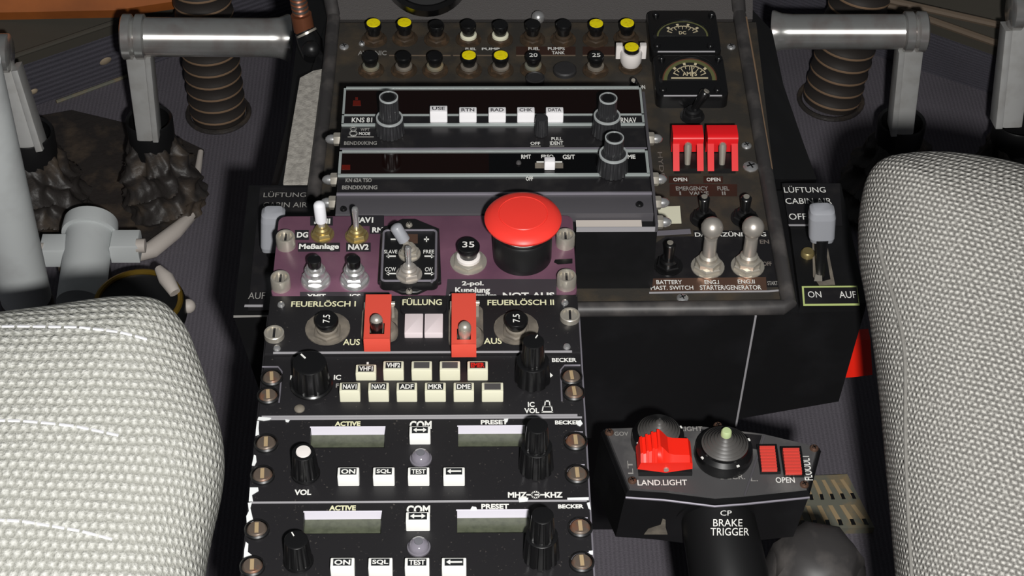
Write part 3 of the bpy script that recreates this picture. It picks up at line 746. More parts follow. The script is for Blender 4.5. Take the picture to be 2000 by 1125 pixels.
# felt pad on the left flank, breather fitting above it
q = [at(u, v, ZC-0.001) for u, v in ((586, 152), (612, 138), (634, 134), (626, 250), (612, 345), (604, 355), (553, 358), (566, 270))]
mb = MB('felt'); mb.slab(q, (0.002, 0, -0.028)); solo(mb, 'felt_strip', 'long pale grey felt strip on the left flank of the console', 'strip', sum(q, Vector())/8)
t = thing('flexible_conduit', 'thin copper and black flexible conduit at the top left of the console', 'conduit', at(590, 60, ZC))
mb = MB('hose_black'); pts = [at(577, -30, ZC+0.03), at(583, 0, ZC+0.020), at(589, 32, ZC+0.012)]
n = 14
for i in range(n):
    p = pts[0].lerp(pts[2], i/n); mb.ball(p, 0.0052, 'hose_black' if i % 2 else 'copper', 12, (1, 1, 0.45))
mb.tube(pts, 0.004, 'hose_black', seg=10); mb.fin('coil', t)
mb = MB('copper'); mb.tube([at(588, 28, ZC+0.014), at(594, 58, ZC+0.004)], 0.0062, seg=16); mb.fin('ferrule', t, 'copper ferrule')
mb = MB('plastic_black'); mb.tube([at(595, 60, ZC+0.004), at(606, 84, ZC-0.002), at(612, 110, ZC-0.004)], [0.006, 0.0075, 0.006], seg=12); mb.ball(at(608, 96, ZC+0.000), 0.0052, 'plastic_matt'); mb.tube([at(598, 62, ZC+0.005), at(600, 66, ZC+0.004)], 0.0064, 'steel', seg=16); mb.fin('clamp', t)
# ------------------------------------------------------------------ forward pedestal with the screwed-in control units
PX = 0.073
ped = thing('control_pedestal', 'black pedestal carrying the stack of screwed-in control units', 'pedestal', (0, 0, ZF))
mb = MB('black_paint'); mb.box(-PX+0.001, PX-0.001, -0.14, 0.2278, ZF, -0.0066); mb.fin('body', ped)
mb = MB('edge_wear')
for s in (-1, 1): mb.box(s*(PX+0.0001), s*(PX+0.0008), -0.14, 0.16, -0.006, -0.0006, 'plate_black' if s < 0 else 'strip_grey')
mb.fin('rail', ped, 'bare worn side rail')

def plate(name, label, ya, yb, m, z1=0.0, holes=(), r=0.0, x0=-PX, x1=PX, th=0.003, cat='control unit'):
    t = thing(name, label, cat, ((x0+x1)/2, (ya+yb)/2, z1-th))
    mb = MB(m); g = 0.0003
    if not holes: mb.box(x0, x1, ya+g, yb-g, z1-th, z1, ch=0.0004, r=r)
    else:
        xs = sorted({x0, x1, *[h[0] for h in holes], *[h[1] for h in holes]}); ys = sorted({ya+g, yb-g, *[h[2] for h in holes], *[h[3] for h in holes]})
        for i in range(len(xs)-1):
            for j in range(len(ys)-1):
                cx, cy = (xs[i]+xs[i+1])/2, (ys[j]+ys[j+1])/2
                if any(h[0] < cx < h[1] and h[2] < cy < h[3] for h in holes): continue
                mb.box(xs[i], xs[i+1], ys[j], ys[j+1], z1-th, z1)
    return t, mb

# --- purple switch panel
PZ = 0.0
pu, mb = plate('switch_panel', 'purple switch panel with a large red mushroom button', 0.1714, 0.22855, 'purple', r=0.004, cat='switch panel')
mb.flat([(1084, 507), (1118, 505), (1118, 514), (1090, 516), (1082, 512)], 0.0003, 'plastic_black')
mb.fin('panel', pu)
lt = LT('white_text'); z = 0.0003
for q in (((606, 423), (650, 423), (650, 440), (606, 440)), ((576, 449), (603, 449), (603, 468), (576, 468)), ((582, 474), (664, 474), (664, 491), (582, 491)), ((676, 474), (724, 474), (724, 491), (676, 491)),
          ((686, 421), (750, 421), (750, 441), (686, 441)), ((722, 441), (756, 441), (756, 456), (722, 456))): lt.flat(q, z, 'tape_dark')
lt.flat([(586, 570), (760, 570), (760, 586), (586, 586)], z, 'tape'); lt.flat([(874, 545), (1087, 545), (1087, 584), (870, 584)], z, 'tape')
z = 0.0005
for s, u0, v0, u1, v1 in (('RMI', 614, 427, 645, 437), ('DG', 580, 453, 602, 464), ('Meßanlage', 584, 476, 662, 489), ('NAV2', 680, 477, 720, 488), ('NAV1', 690, 424, 729, 435), ('RMI', 727, 444, 752, 454),
                          ('2-pol.', 902, 549, 945, 560), ('Kupplung', 889, 561, 957, 575), ('Gepäckraum', 877, 572, 970, 586), ('NOT-AUS', 982, 571, 1083, 583), ('XMIT', 599, 574, 636, 584), ('ICS', 683, 574, 704, 584)):
    lt.ptext(s, u0, v0, u1, v1, z, 'white_text', 0.035)
lt.fin('lettering', pu)
toggle(pu, (630, 459), (623, 396), 0.021, 0.0052, 0.0018, 0.0022, 'brass', 'steel', 0, sleeve=(0.30, 'sleeve_white', 0.0029), label='white-sleeved toggle switch')
toggle(pu, (697, 462), (693, 405), 0.0195, 0.0052, 0.0013, 0.0017, 'brass', 'chrome', 0)
for u, tv in ((617, 509), (693, 509)):
    b = at(u, 549, 0); mb = MB('chrome')
    mb.lathe([(0.0072, 0), (0.0072, 0.0014), (0.0066, 0.0022)], b, seg=28)
    mb.loft([(b.x+x, b.y+y) for x, y in hexpts(0.0062)], [(0, 0.002), (0, 0.0046), (0.0006, 0.0052)])
    mb.lathe([(0.0050, 0.005), (0.0050, 0.0078), (0.0042, 0.0086), (0.0042, 0.0096), (0.0036, 0.0104)], b, seg=24)
    p = mb.fin('push_button', pu, 'chrome push button with a black cap')
    c = MB('plastic_black'); c.lathe([(0.0031, 0.0098), (0.0034, 0.0135), (0.0033, 0.0146), (0.0028, 0.0150), (0.0002, 0.0150)], b, seg=22); c.fin('cap', p)
# slaving control box let into the purple panel
sl = thing('compass_slaving_control', 'small black box with rounded frame and two toggles lettered SLAVE and FREE', 'control box', at(799, 500, 0))
mb = MB('plastic_matt')
mb.prism([(at(u, v, 0).x, at(u, v, 0).y) for u, v in ((738, 556), (785, 577), (815, 577), (862, 556), (858, 452), (812, 433), (786, 433), (744, 452))], 0.0003, 0.0022, ch=0.0004)
zt = 0.0072; x0, x1, y0, y1 = rect(743, 447, 856, 552, zt); mb.box(x0, x1, y0, y1, 0.002, zt, ch=0.0007, r=0.003); mb.fin('case', sl)
fr = MB('steel'); o = rrect(x0, x1, y0, y1, 0.003, 5); i_ = rrect(x0+0.0022, x1-0.0022, y0+0.0022, y1-0.0022, 0.0022, 5)
fr.tube([Vector((a, b_, zt+0.0001)) for a, b_ in poly_inset(o+o[:1], 0.0011)][:-1]+[Vector((*poly_inset(o, 0.0011)[0], zt+0.0001))], 0.0006, 'strip_grey', seg=8)
fr.fin('frame', sl, 'worn bright frame')
lt = LT('white_text'); z = zt+0.0003
lt.flat([(790, 457), (816, 457), (816, 474), (790, 474)], z, 'placard_copper'); lt.flat([(763, 466), (773, 466), (773, 468), (763, 468)], z)
lt.flat([(828, 466), (838, 466), (838, 468), (828, 468)], z); lt.flat([(832, 462), (834, 462), (834, 472), (832, 472)], z)
for s, u0, v0, u1, v1 in (('SLAVE', 750, 488, 776, 495), ('FREE', 827, 488, 848, 495), ('CCW', 752, 522, 773, 530), ('CW', 830, 522, 845, 530)): lt.ptext(s, u0, v0, u1, v1, z, 'white_text', 0.01)
for u, v, d in ((764, 500, -1), (838, 500, 1), (764, 534, -1), (838, 534, 1)):
    lt.flat([(u-9, v-1), (u+9, v-1), (u+9, v+1), (u-9, v+1)], z); lt.flat([(u+d*10, v), (u+d*4, v-4), (u+d*4, v+4)], z)
lt.fin('lettering', sl)
toggle(sl, (800, 497), (771, 440), 0.0165, 0.0048, 0.0016, 0.0020, 'steel', 'steel', zt, sleeve=(0.34, 'sleeve_grey', 0.0030), label='grey-sleeved toggle switch')
toggle(sl, (799, 537), (797, 481), 0.0165, 0.0056, 0.0012, 0.0016, 'satin_silver', 'chrome', zt)
small_screw(sl, 799, 440, 0.0017, 0.0022, 'steel'); small_screw(sl, 799, 570, 0.0017, 0.0022, 'steel')
breaker(pu, 915, 512, 478, 0.0055, 0.0078, 0, None, txt='35', nut='steel', collar='white_cap', label='circuit breaker marked 35')
# emergency stop
b = at(1020, 499, 0); mb = MB('plastic_matt')
mb.lathe([(0.0143, 0.0), (0.0143, 0.0155), (0.0136, 0.0165), (0.0116, 0.0165)], b, seg=44, capb=False)
p = mb.fin('mushroom_button', pu, 'emergency stop button with a black collar')
c = MB('white_cap'); c.lathe([(0.0116, 0.013), (0.0118, 0.021), (0.009, 0.0215)], b, seg=40); c.fin('collar', p, 'white inner collar')
c = MB('red_cap'); c.lathe([(0.009, 0.0215), (0.0172, 0.0222), (0.0184, 0.0236), (0.0185, 0.0246), (0.0176, 0.0258), (0.0150, 0.0272), (0.0119, 0.0280), (0.0116, 0.0278), (0.0113, 0.0281), (0.006, 0.0285), (0.0002, 0.0286)], b, seg=64); c.fin('cap', p, 'large red mushroom cap')
for u, v in ((559, 480), (549, 560), (1104, 477), (1106, 557)): barrel_screw(pu, u, v, 0.0047, 0.0068, 0, 'steel')

# --- fire extinguisher panel
fp, mb = plate('fire_panel', 'black fire extinguisher panel lettered FEUERLÖSCH with two red switch guards', 0.1333, 0.1714, 'plate_black', z1=0.0012, th=0.0042)
mb.box(-PX+0.004, PX-0.004, 0.1336, 0.1345, 0.0005, 0.0014, 'edge_wear'); mb.fin('panel', fp)
lt = LT('cream_text'); z = 0.0015
for s, u0, v0, u1, v1 in (('FEUERLÖSCH I', 569, 586, 695, 599), ('FEUERLÖSCH II', 952, 583, 1082, 596), ('AUS', 670, 662, 703, 674), ('AUS', 945, 660, 980, 672)): lt.ptext(s, u0, v0, u1, v1, z, 'cream_text', 0.02)
pl_ = rect(782, 577, 872, 611, 0.003); lt.box(pl_[0], pl_[1], pl_[2], pl_[3], 0.0012, 0.0030, 'module_black', ch=0.0004, r=0.003)
lt.ptext('FÜLLUNG', 786, 582, 863, 596, 0.0033, 'cream_text', 0.02); lt.fin('lettering', fp)
for u, vb, vt in ((640, 651, 623), (1008, 650, 622)):
    b = at(u, vb-8, 0.0012); g = MB('grime')
    g.lathe([(0.0105, 0), (0.0105, 0.0008), (0.0088, 0.0016)], b, seg=30); g.box(b.x-0.0098, b.x+0.0098, b.y-0.003, b.y+0.0055, 0.0012, 0.0022, r=0.002)
    g.fin('breaker_bracket', fp, 'dusty grey bracket')
    breaker(fp, u, vb, vt, 0.0055, 0.0068, 0.0018, None, txt='7.5', rot=1, nut='grime', collar='grime', label='circuit breaker marked 7.5')
for k, (u0, u1, v0, v1, lu, lvv) in enumerate(((712, 763, 575, 675, 735, 622), (882, 930, 573, 686, 908, 636))):
    H = 0.0120; zt = 0.0012+H
    x0, x1 = at(u0, 620, zt).x, at(u1, 620, zt).x; yt = at(u0, v0, zt).y; yf = at(u0, v1-14, zt).y; xc = (x0+x1)/2; W_ = x1-x0
    bk = MB('grime'); r_ = rect(u0-6, v0+26, u1+14, v1-8, 0.0018); bk.box(r_[0], r_[1], r_[2], r_[3], 0.0012, 0.0032, r=0.004, ch=0.0005)
    bk.lathe([(0.0062, 0.0), (0.0062, 0.003), (0.005, 0.0045)], Vector((xc+0.003, yf+0.013, 0.0026)), 'grime')
    sw = bk.fin('guarded_switch', fp, 'dusty grey switch base')
    g = MB('red_guard'); sx = W_*0.22; sy0, sy1 = yf+0.0028, yf+0.0105; th = 0.0009
    for q in ((x0, x1, sy1, yt), (x0, x0+sx, sy0, sy1), (x1-sx, x1, sy0, sy1), (x0, x1, yf, sy0)): g.box(*q, zt-th, zt)
    g.box(x0, x1, yf-0.0006, yf+0.0004, 0.0050, zt, ch=0.0003)          # front lip
    g.box(x0, x0+0.0008, yf, yt, 0.0060, zt-th); g.box(x1-0.0008, x1, yf, yt, 0.0060, zt-th)
    g.fin('guard', sw, 'red flip-up guard with a slot')
    sp = MB('steel'); sp.lathe([(0.0012, -0.001), (0.0012, 0.001)], Vector((x1+0.0006, yt-0.004, 0.011)), axis=(1, 0, 0)); sp.box(x1-0.001, x1+0.0012, yt-0.0055, yt-0.0025, 0.0018, 0.0105); sp.box(x0-0.0008, x0+0.001, yt-0.0055, yt-0.0025, 0.0018, 0.0105); sp.fin('hinge', sw)
    lv = MB('plastic_black'); tz = zt+0.0062; t_ = at(lu, lvv, tz); s_ = Vector((xc, yf+0.0055, 0.003)); d = t_-s_
    lv.tube([s_, s_+d*0.5, s_+d*0.85, s_+d*0.95], [0.0018, 0.0024, 0.0030, 0.0029], 'plastic_black' if k == 0 else 'steel', seg=14); lv.ball(t_-d*0.06, 0.0029, 'satin_silver' if k == 0 else 'steel')
    lv.fin('lever', sw)
for u0, u1, l in ((790, 826, 'left'), (829, 865, 'right')):
    key(fp, u0, u1, 660, 0.0032, at(800, 612, 0.0044).y-at(800, 660, 0.0012).y, 0.0012, 'translucent', leg=None, label='milky translucent square lamp button')
for u, v in ((536, 657), (1113, 622)): barrel_screw(fp, u, v, 0.0047, 0.0030, 0.0012, 'steel')
for u, v in ((549, 596), (541, 681), (1103, 592), (1107, 678)): small_screw(fp, u, v, 0.0018, 0.0012, 'chrome', False)

# --- audio selector
au, mb = plate('audio_panel', 'black audio selector panel with two rows of cream keys lettered VHF1, NAV1 and MKR', 0.0952, 0.1333, 'plate_black')
mb.box(-PX+0.0015, PX-0.003, 0.0954, 0.0963, -0.0005, 0.0003, 'edge_wear'); mb.fin('panel', au)
lt = LT('white_text'); z = 0.0003
for s, u0, v0, u1, v1, m in (('1', 716, 707, 720, 715, 'white_text'), ('IC', 652, 732, 666, 742, 'white_text'), ('1', 567, 733, 573, 742, 'white_text'), ('F', 656, 749, 662, 757, 'grey_text'), ('BECKER', 1078, 699, 1126, 707, 'white_text'), ('IC', 1031, 785, 1044, 795, 'white_text'), ('VOL', 1024, 797, 1053, 807, 'white_text')):
    lt.ptext(s, u0, v0, u1, v1, z, m, 0.03)
lt.flat([(1071, 725), (1080, 733), (1071, 740)], z)
def outline(mb, pts, w_, z, m):
    for i in range(len(pts)):
        (a, b_), (c, d) = pts[i], pts[(i+1) % len(pts)]; L = math.hypot(c-a, d-b_); nx, ny = -(d-b_)/L*w_, (c-a)/L*w_; ex, ey = (c-a)/L*w_, (d-b_)/L*w_
        mb.flat([(a-ex+nx, b_-ey+ny), (c+ex+nx, d+ey+ny), (c+ex-nx, d+ey-ny), (a-ex-nx, b_-ey-ny)], z, m)
outline(lt, [(1061, 793), (1077, 793), (1079, 804), (1059, 804)], 1.1, z, 'white_text'); outline(lt, [(1065, 783), (1073, 783), (1074, 793), (1064, 793)], 1.1, z, 'white_text')
lt.fin('lettering', au)
D1 = 0.0058
for u0, u1, s in ((695, 735, 'VHF1'), (749, 789, 'VHF2'), (804, 844, None), (859, 899, None), (913, 953, 'EMER')):
    key(au, u0, u1, 743, 0.0045 if s == 'VHF1' else 0.0068, D1, 0, 'key_cream', s, 'red_text' if s == 'EMER' else 'white_text', 'legend' if s else 'legend_blank', label=('cream key lettered '+s) if s else 'cream key with a blank dark legend')
for u0, u1, s in ((664, 704, 'NAV1'), (720, 760, 'NAV2'), (775, 815, 'ADF'), (830, 871, 'MKR'), (886, 926, 'DME'), (941, 983, None)):
    key(au, u0, u1, 785, 0.0068, D1, 0, 'key_cream', s, 'white_text', 'legend' if s else 'legend_blank', label=('cream key lettered '+s) if s else 'cream key with a blank dark legend')
knob(au, 609, 755, [(0.0086, 0.0076, 0.0014, 0.0162)], skirt=0.0098, pointer=0.7, flutes=10, label='large black rotary knob')
knob(au, 1040, 742, [(0.0082, 0.0074, 0.0004, 0.0130), (0.0054, 0.0048, 0.0130, 0.0258)], pointer=-0.5, flutes=9, label='two-tier black volume knob')
for pu_, pv in (((526, 755), 0), ((1118, 752), 1)):
    x0, x1, y0, y1 = rect(pu_[0]-22, pu_[1]-38, pu_[0]+22, pu_[1]+38, 0); mb = MB('strip_grey'); mb.tube([Vector((x0+0.001, y1, 0.0002)), Vector((x1-0.002, y1, 0.0002)), Vector((x1, y1-0.003, 0.0002)), Vector((x1, y0+0.002, 0.0002))] if pv == 0 else [Vector((x1-0.001, y1, 0.0002)), Vector((x0+0.002, y1, 0.0002)), Vector((x0, y1-0.003, 0.0002)), Vector((x0, y0+0.002, 0.0002))], 0.0004, seg=6); mb.fin('worn_or_highlit_edge', au)
for u, v in ((531, 740), (524, 775), (1116, 738), (1121, 769)): slot_screw(au, u, v, 0.0040, 0, 'steel', 0.1)
small_screw(au, 585, 799, 0.0024, 0, 'grime', False)

# --- the two radios
def com(dy, name, label, T, g):
    """g: pixel layout of this unit"""
    y0, y1 = dy, dy+0.0476
    holes = [rect(*g['lcdL'], 0), rect(*g['lcdR'], 0)]
    t, mb = plate(name, label, y0, y1, 'plate_black', holes=holes, th=0.0064, cat='radio control unit')
    mb.box(-PX+0.001, PX-0.001, y1-0.0012, y1-0.0003, -0.0005, 0.0003, 'edge_wear')
    for ch in g['chips']: mb.flat(ch, 0.0004, 'paint_chip', 0.0006)
    mb.fin('panel', t)
    for h in holes:
        d = MB('lcd'); d.box(h[0], h[1], h[2], h[3], -0.0064, -0.0050); d.fin('display', t, 'blank olive display')
        f = MB('lilac'); f.box(h[0], h[1], h[3]-0.0006, h[3], -0.0050, 0.0001)
        f.box(h[0], h[0]+0.0004, h[2], h[3]-0.0006, -0.0050, -0.0001, 'plate_black'); f.fin('display_frame', t, 'pale bevel along the display window')
    lt = LT('white_text')
    for s, r_ in g['text']: lt.ptext(s, *r_, 0.0003, 'white_text' if s != 'ACTIVE' else 'cream_text', 0.04)
    if 'mark' in g:
        u, v = g['mark']; outline(lt, [(u-8+8*(1-math.cos(a)), v+6*math.sin(a)) for a in [2*PI*i/12 for i in range(12)]], 1.1, 0.0004, 'white_text'); lt.flat([(u-18, v-1), (u-8, v-1), (u-8, v+1), (u-18, v+1)], 0.0004); lt.flat([(u-2, v-1), (u+18, v-1), (u+18, v+1), (u-2, v+1)], 0.0004)
    lt.fin('lettering', t)
    u0, u1, vb = g['xfer']; key(t, u0, u1, vb, 0.0062, 0.0054, 0, 'key_bright', leg='legend', draw=arrow(True), label='white key with a double arrow')
    for s, u0, u1, vb in g['keys']:
        key(t, u0, u1, vb, 0.0062, 0.0054, 0, 'key_bright', s, 'white_text', 'legend', draw=None if s else arrow(False), label=('white key lettered '+s) if s else 'white key with a single arrow')
    u, v, r_ = g['led']; b = at(u, v, 0); l = MB('chrome'); l.lathe([(r_*1.05, 0), (r_*1.05, 0.0008), (r_*0.95, 0.001)], b, 'strip_grey', seg=26); l.lathe([(r_*0.95, 0.0008), (r_*0.92, 0.0022), (r_*0.72, 0.0036), (r_*0.4, 0.0044), (0.0002, 0.0046)], b, 'lens_clear', seg=26); l.lathe([(r_*0.4, 0.0043), (r_*0.38, 0.0049), (0.0002, 0.0050)], b, 'lens_core', seg=18); l.fin('indicator_lamp', t, 'clear domed lamp')
    u, v = g['vol']; knob(t, u, v, [(0.0060, 0.0050, 0.0004, 0.0150)], flutes=12, top=g['voltop'], pointer=0.5 if not g['voltop'] else None, skirt=0.0064, label='small fluted volume knob')
    u, v = g['tune']; knob(t, u, v, [(0.0077, 0.0068, 0.0004, 0.0150), (0.0053, 0.0046, 0.0150, 0.0282)], flutes=13, depth=0.1, label='two-tier fluted tuning knob')
    for u, v in g['screws']: slot_screw(t, u, v, 0.0042, 0, 'steel' , 0.05)
    for s in (g['screws'][2], g['screws'][3]):
        a = [at(s[0]+20*math.cos(q), s[1]-4-17*math.sin(q), 0.0002) for q in [PI*0.95, PI*0.8, PI*0.65, PI*0.5, PI*0.4]]
        e = MB('strip_grey'); e.tube(a+[Vector((PX-0.001, a[-1].y, 0.0002))], 0.00035, seg=6); e.fin('worn_or_highlit_edge', t)
    return t
com(0.0476, 'radio_control_unit', 'upper radio unit with two displays, small knob with a white disc on top', 1, dict(
    lcdL=(604, 833, 752, 875), lcdR=(893, 831, 1026, 873),
    text=[('ACTIVE', (654, 823, 704, 832)), ('PRESET', (939, 820, 992, 829)), ('COM', (800, 822, 843, 838)), ('BECKER', (1084, 821, 1134, 829)), ('VOL', (575, 956, 608, 967)), ('MHZ', (992, 961, 1029, 972)), ('KHZ', (1064, 961, 1099, 972))],
    mark=(1046, 966), xfer=(800, 841, 868), keys=[('ON', 660, 702, 949), ('SQL', 729, 771, 949), ('TEST', 797, 839, 949), (None, 866, 908, 949)], led=(822, 897, 0.0046),
    vol=(597, 926), voltop='white_cap', tune=(1047, 914), screws=[(520, 868), (513, 930), (1124, 864), (1127, 928)],
    chips=[[(505, 814), (530, 816), (528, 819), (515, 821), (503, 819)], [(502, 822), (506, 822), (505, 836), (506, 848), (499, 850), (500, 838)], [(496, 888), (500, 890), (501, 902), (497, 909), (492, 908)], [(488, 952), (504, 952), (505, 958), (497, 963), (492, 966), (494, 978), (486, 978)], [(1128, 822), (1134, 820), (1138, 827), (1133, 832), (1127, 829)], [(984, 818), (993, 817), (991, 823), (987, 826)], [(1012, 972), (1032, 972), (1030, 979), (1014, 980)], [(1108, 972), (1150, 971), (1150, 976), (1108, 976)], [(557, 819), (566, 820), (563, 824), (558, 823)]]))
com(0.0, 'radio_control_unit', 'lower radio unit with two displays, nearest the bottom edge, all-black small knob', 2, dict(
    lcdL=(591, 998, 745, 1043), lcdR=(891, 995, 1034, 1041),
    text=[('ACTIVE', (643, 987, 695, 997)), ('PRESET', (940, 984, 994, 994)), ('COM', (794, 987, 840, 1004)), ('BECKER', (1090, 985, 1140, 993)), ],
    xfer=(793, 840, 1037), keys=[('ON', 646, 693, 1127), ('SQL', 720, 767, 1127), ('TEST', 791, 839, 1127), (None, 863, 911, 1127)], led=(818, 1070, 0.0047),
    vol=(583, 1097), voltop=None, tune=(1057, 1088), screws=[(502, 1036), (493, 1108), (1133, 1032), (1136, 1100)],
    chips=[[(484, 982), (492, 981), (489, 992), (495, 1018), (482, 1022), (481, 1008), (486, 998)], [(480, 1058), (485, 1062), (484, 1078), (492, 1084), (476, 1088), (477, 1074)], [(918, 996), (922, 989), (930, 990), (932, 996)], [(1146, 982), (1152, 981), (1154, 995), (1149, 992)], [(1150, 1076), (1158, 1075), (1158, 1082), (1151, 1083)]]))

# ------------------------------------------------------------------ radio stack in its rack, raised above the console
XA, XB = -0.0452, 0.1136
rk = thing('radio_rack', 'black open rack holding the two navigation radios', 'rack', (0.034, 0.28, ZC))
mb = MB('black_paint'); mb.box(XA-0.0008, XB+0.0016, 0.2296, 0.327, ZC, -0.006); mb.box(0.0748, XB+0.0016, 0.2225, 0.2296, ZC, -0.006); mb.box(XA-0.0008, -0.0748, 0.2225, 0.2296, ZC, -0.006) if False else None
mb.fin('body', rk)
mb = MB('edge_wear'); mb.box(0.0748, XB-0.006, 0.2226, 0.2288, -0.0058, -0.0040, 'rim_white'); mb.box(XB+0.0004, XB+0.0018, 0.222, 0.326, -0.0058, -0.0006, 'module_grey'); mb.box(0.0748, XB+0.0018, 0.2222, 0.2228, -0.0058, -0.0030, 'edge_wear'); mb.fin('tray_edge', rk, 'bare metal edge of the tray')
# acorn nuts along both sides
for x, u, vs, s in ((XB+0.0018, 1290, (271, 350, 396, 434), 1), (XA-0.0008, 640, (272, 351, 396), -1)):
    for v in vs:
        q = at(u, v, -0.010); q.x = x; n_ = MB('chrome')
        n_.lathe([(0.0036, 0), (0.0036, 0.0032), (0.0032, 0.0038)], q, axis=(s, 0, 0), seg=6, m='steel')
        n_.lathe([(0.0026, 0.0034), (0.0026, 0.0052), (0.0021, 0.0068), (0.0011, 0.0079), (0.0002, 0.0082)], q, axis=(s, 0, 0), seg=18)
        n_.fin('acorn_nut', rk)
mb = MB('module_grey'); mb.box(XA, XB, 0.2300, 0.2448, -0.006, -0.0005, 'module_grey', ch=0.0004); mb.box(XA, XB, 0.2438, 0.2452, -0.004, 0.0006, 'strip_grey', ch=0.0003); p = mb.fin('blanking_panel', rk, 'dark grey blanking panel')
small_screw(rk, 671, 409, 0.0018, -0.0004, 'plastic_black'); small_screw(rk, 1249, 400, 0.0020, -0.0004, 'plastic_black')

def Y(u, v, z=0): return at(u, v, z).y
# --- upper radio
nv = thing('navigation_radio', 'upper rack radio with five white keys lettered USE, RTN, RAD, CHK and DATA', 'radio', (0.034, 0.30, -0.006))
ya, yb = 0.2800, 0.3292
mb = MB('module_black'); mb.box(XA, XB, ya, yb, -0.006, -0.0008, ch=0.0006); mb.box(XA, XB, ya-0.0018, ya, -0.006, 0.0002, 'strip_grey', ch=0.0004); mb.fin('face', nv)
gl = MB('glass_red'); wy0, wy1 = Y(960, 225), yb-0.0012
gl.box(XA+0.0012, XB-0.0012, wy0, wy1, -0.0008, -0.0002); 
gl.flat([(690, 196), (704, 196), (705, 206), (689, 206)], 0.0000, 'segment_red'); gl.flat([(694, 190), (699, 190), (699, 194), (694, 194)], 0.0, 'segment_red'); gl.fin('display_window', nv, 'dark red-brown display window')
fr = MB('bezel_line'); ly = Y(960, 243); fr.box(XA+0.0008, XB-0.0008, ly, wy0, -0.0008, 0.0001, 'module_black')
for q in ((XA, XB, yb-0.0012, yb), (XA, XB, wy0-0.0004, wy0+0.0005), (XA, XB, ly-0.0005, ly+0.0005)): fr.box(*q, -0.0008, 0.0006)
for a, b_ in ((XA, XA+0.0012), (XB-0.0012, XB)): fr.box(a, b_, ly, yb, -0.0008, 0.0006)
fr.fin('bezel', nv, 'worn silver bezel lines')
lt = LT('white_text'); z = -0.0005
for s, r_, m in (('KNS 81', (687, 229.5, 727, 239), 'white_text'), ('RNAV', (1212, 229.5, 1243, 239.5), 'white_text'), ('WPT', (704, 250, 722, 256), 'grey_text'), ('MODE', (701, 258, 723, 264), 'white_text'), ('BENDIX/KING', (672, 276, 736, 283), 'grey_text'), ('OFF', (1036, 277, 1055, 283), 'white_text'), ('PULL', (1077, 268, 1098, 274), 'white_text'), ('IDENT', (1074, 276, 1100, 283), 'white_text')): lt.ptext(s, *r_, 0.0003 if s in ('KNS 81', 'RNAV') else z, m, 0.02)
for u0, u1, v in ((1036, 1056, 285), (1073, 1102, 285), (679, 730, 267)): lt.flat([(u0, v-0.6), (u1, v-0.6), (u1, v+0.6), (u0, v+0.6)], z, 'grey_text')
for cy, r_ in ((251, 5), (260, 7)): outline(lt, [(690+r_*math.cos(a), cy+r_*0.68*math.sin(a)) for a in [2*PI*i/14 for i in range(14)]], 0.9, z, 'white_text')
lt.fin('lettering', nv)
for u0, u1, s in ((840, 874, 'USE'), (897, 931, 'RTN'), (954, 988, 'RAD'), (1010, 1044, 'CHK'), (1066, 1100, 'DATA')):
    key(nv, u0, u1, 242, 0.0072 if s != 'USE' else 0.0082, 0.0052, -0.0008, 'key_white', s, 'dark_text', None, label='white key lettered '+s, legfrac=(0.08, 0.92, 0.18, 0.85), bold=0.02)
def dual(par, u, vb, vr, vt, ra, rb, label):
    """grey two-tier knob with bright rims; tier tops centred on pixel rows vr and vt"""
    b = at(u, vb, -0.0008); hs = []
    for v in (vr, vt):
        h = 0.01
        for _ in range(40): h += (at(u, v, -0.0008+h).y-b.y)*0.7
        hs.append(h)
    return knob(par, u, vb, [(ra*1.10, ra, 0.0003, hs[0]), (rb*1.04, rb, hs[0], hs[1])], -0.0008, flutes=20, depth=0.06, mats=('knob_grey', 'knob_grey'), ring='knob_rim', top='plastic_black', label=label)
dual(nv, 762, 259, 230, 190, 0.0070, 0.0049, 'two-tier grey knob with bright rims')
dual(nv, 1184, 259, 226, 192, 0.0070, 0.0047, 'two-tier grey knob with bright rims')
knob(nv, 1057, 262, [(0.0036, 0.0033, 0.0004, 0.0112)], -0.0008, flutes=14, mats=('knob_grey',), label='small grey volume knob')
# --- lower radio
dm = thing('distance_radio', 'lower rack radio with one white slide switch lettered RMT and GS/T', 'radio', (0.034, 0.262, -0.006))
ya, yb = 0.2462, 0.2776
mb = MB('module_black'); mb.box(XA, XB, ya, yb, -0.006, -0.0008, ch=0.0006); mb.fin('face', dm)
gl = MB('glass_red'); wy0, wy1 = Y(960, 341), yb-0.0012; xm = at(955, 320).x
gl.box(XA+0.0012, xm, wy0, wy1, -0.0008, -0.0002, 'glass_red'); gl.box(xm, XB-0.0012, wy0, wy1, -0.0008, -0.0002, 'glass_black')
gl.flat([(668, 322), (684, 322), (684, 331), (667, 331)], 0.0, 'segment_red'); gl.fin('display_window', dm, 'dark display window')
fr = MB('bezel_line')
for q in ((XA, XB, yb-0.0011, yb), (XA, XB, wy0-0.0008, wy0+0.0003)): fr.box(*q, -0.0008, 0.0006)
for a, b_ in ((XA, XA+0.0014), (XB-0.0014, XB)): fr.box(a, b_, wy0, yb, -0.0008, 0.0006)
fr.fin('bezel', dm, 'worn silver bezel lines')
lt = LT('white_text')
for s, r_, m in (('RMT', (1018, 302, 1037, 310), 'white_text'), ('FREQ', (1057, 302, 1081, 310), 'white_text'), ('GS/T', (1099, 302, 1123, 311), 'white_text'), ('DME', (1216, 302, 1241, 310), 'white_text')): lt.ptext(s, *r_, 0.0001, m, 0.03)
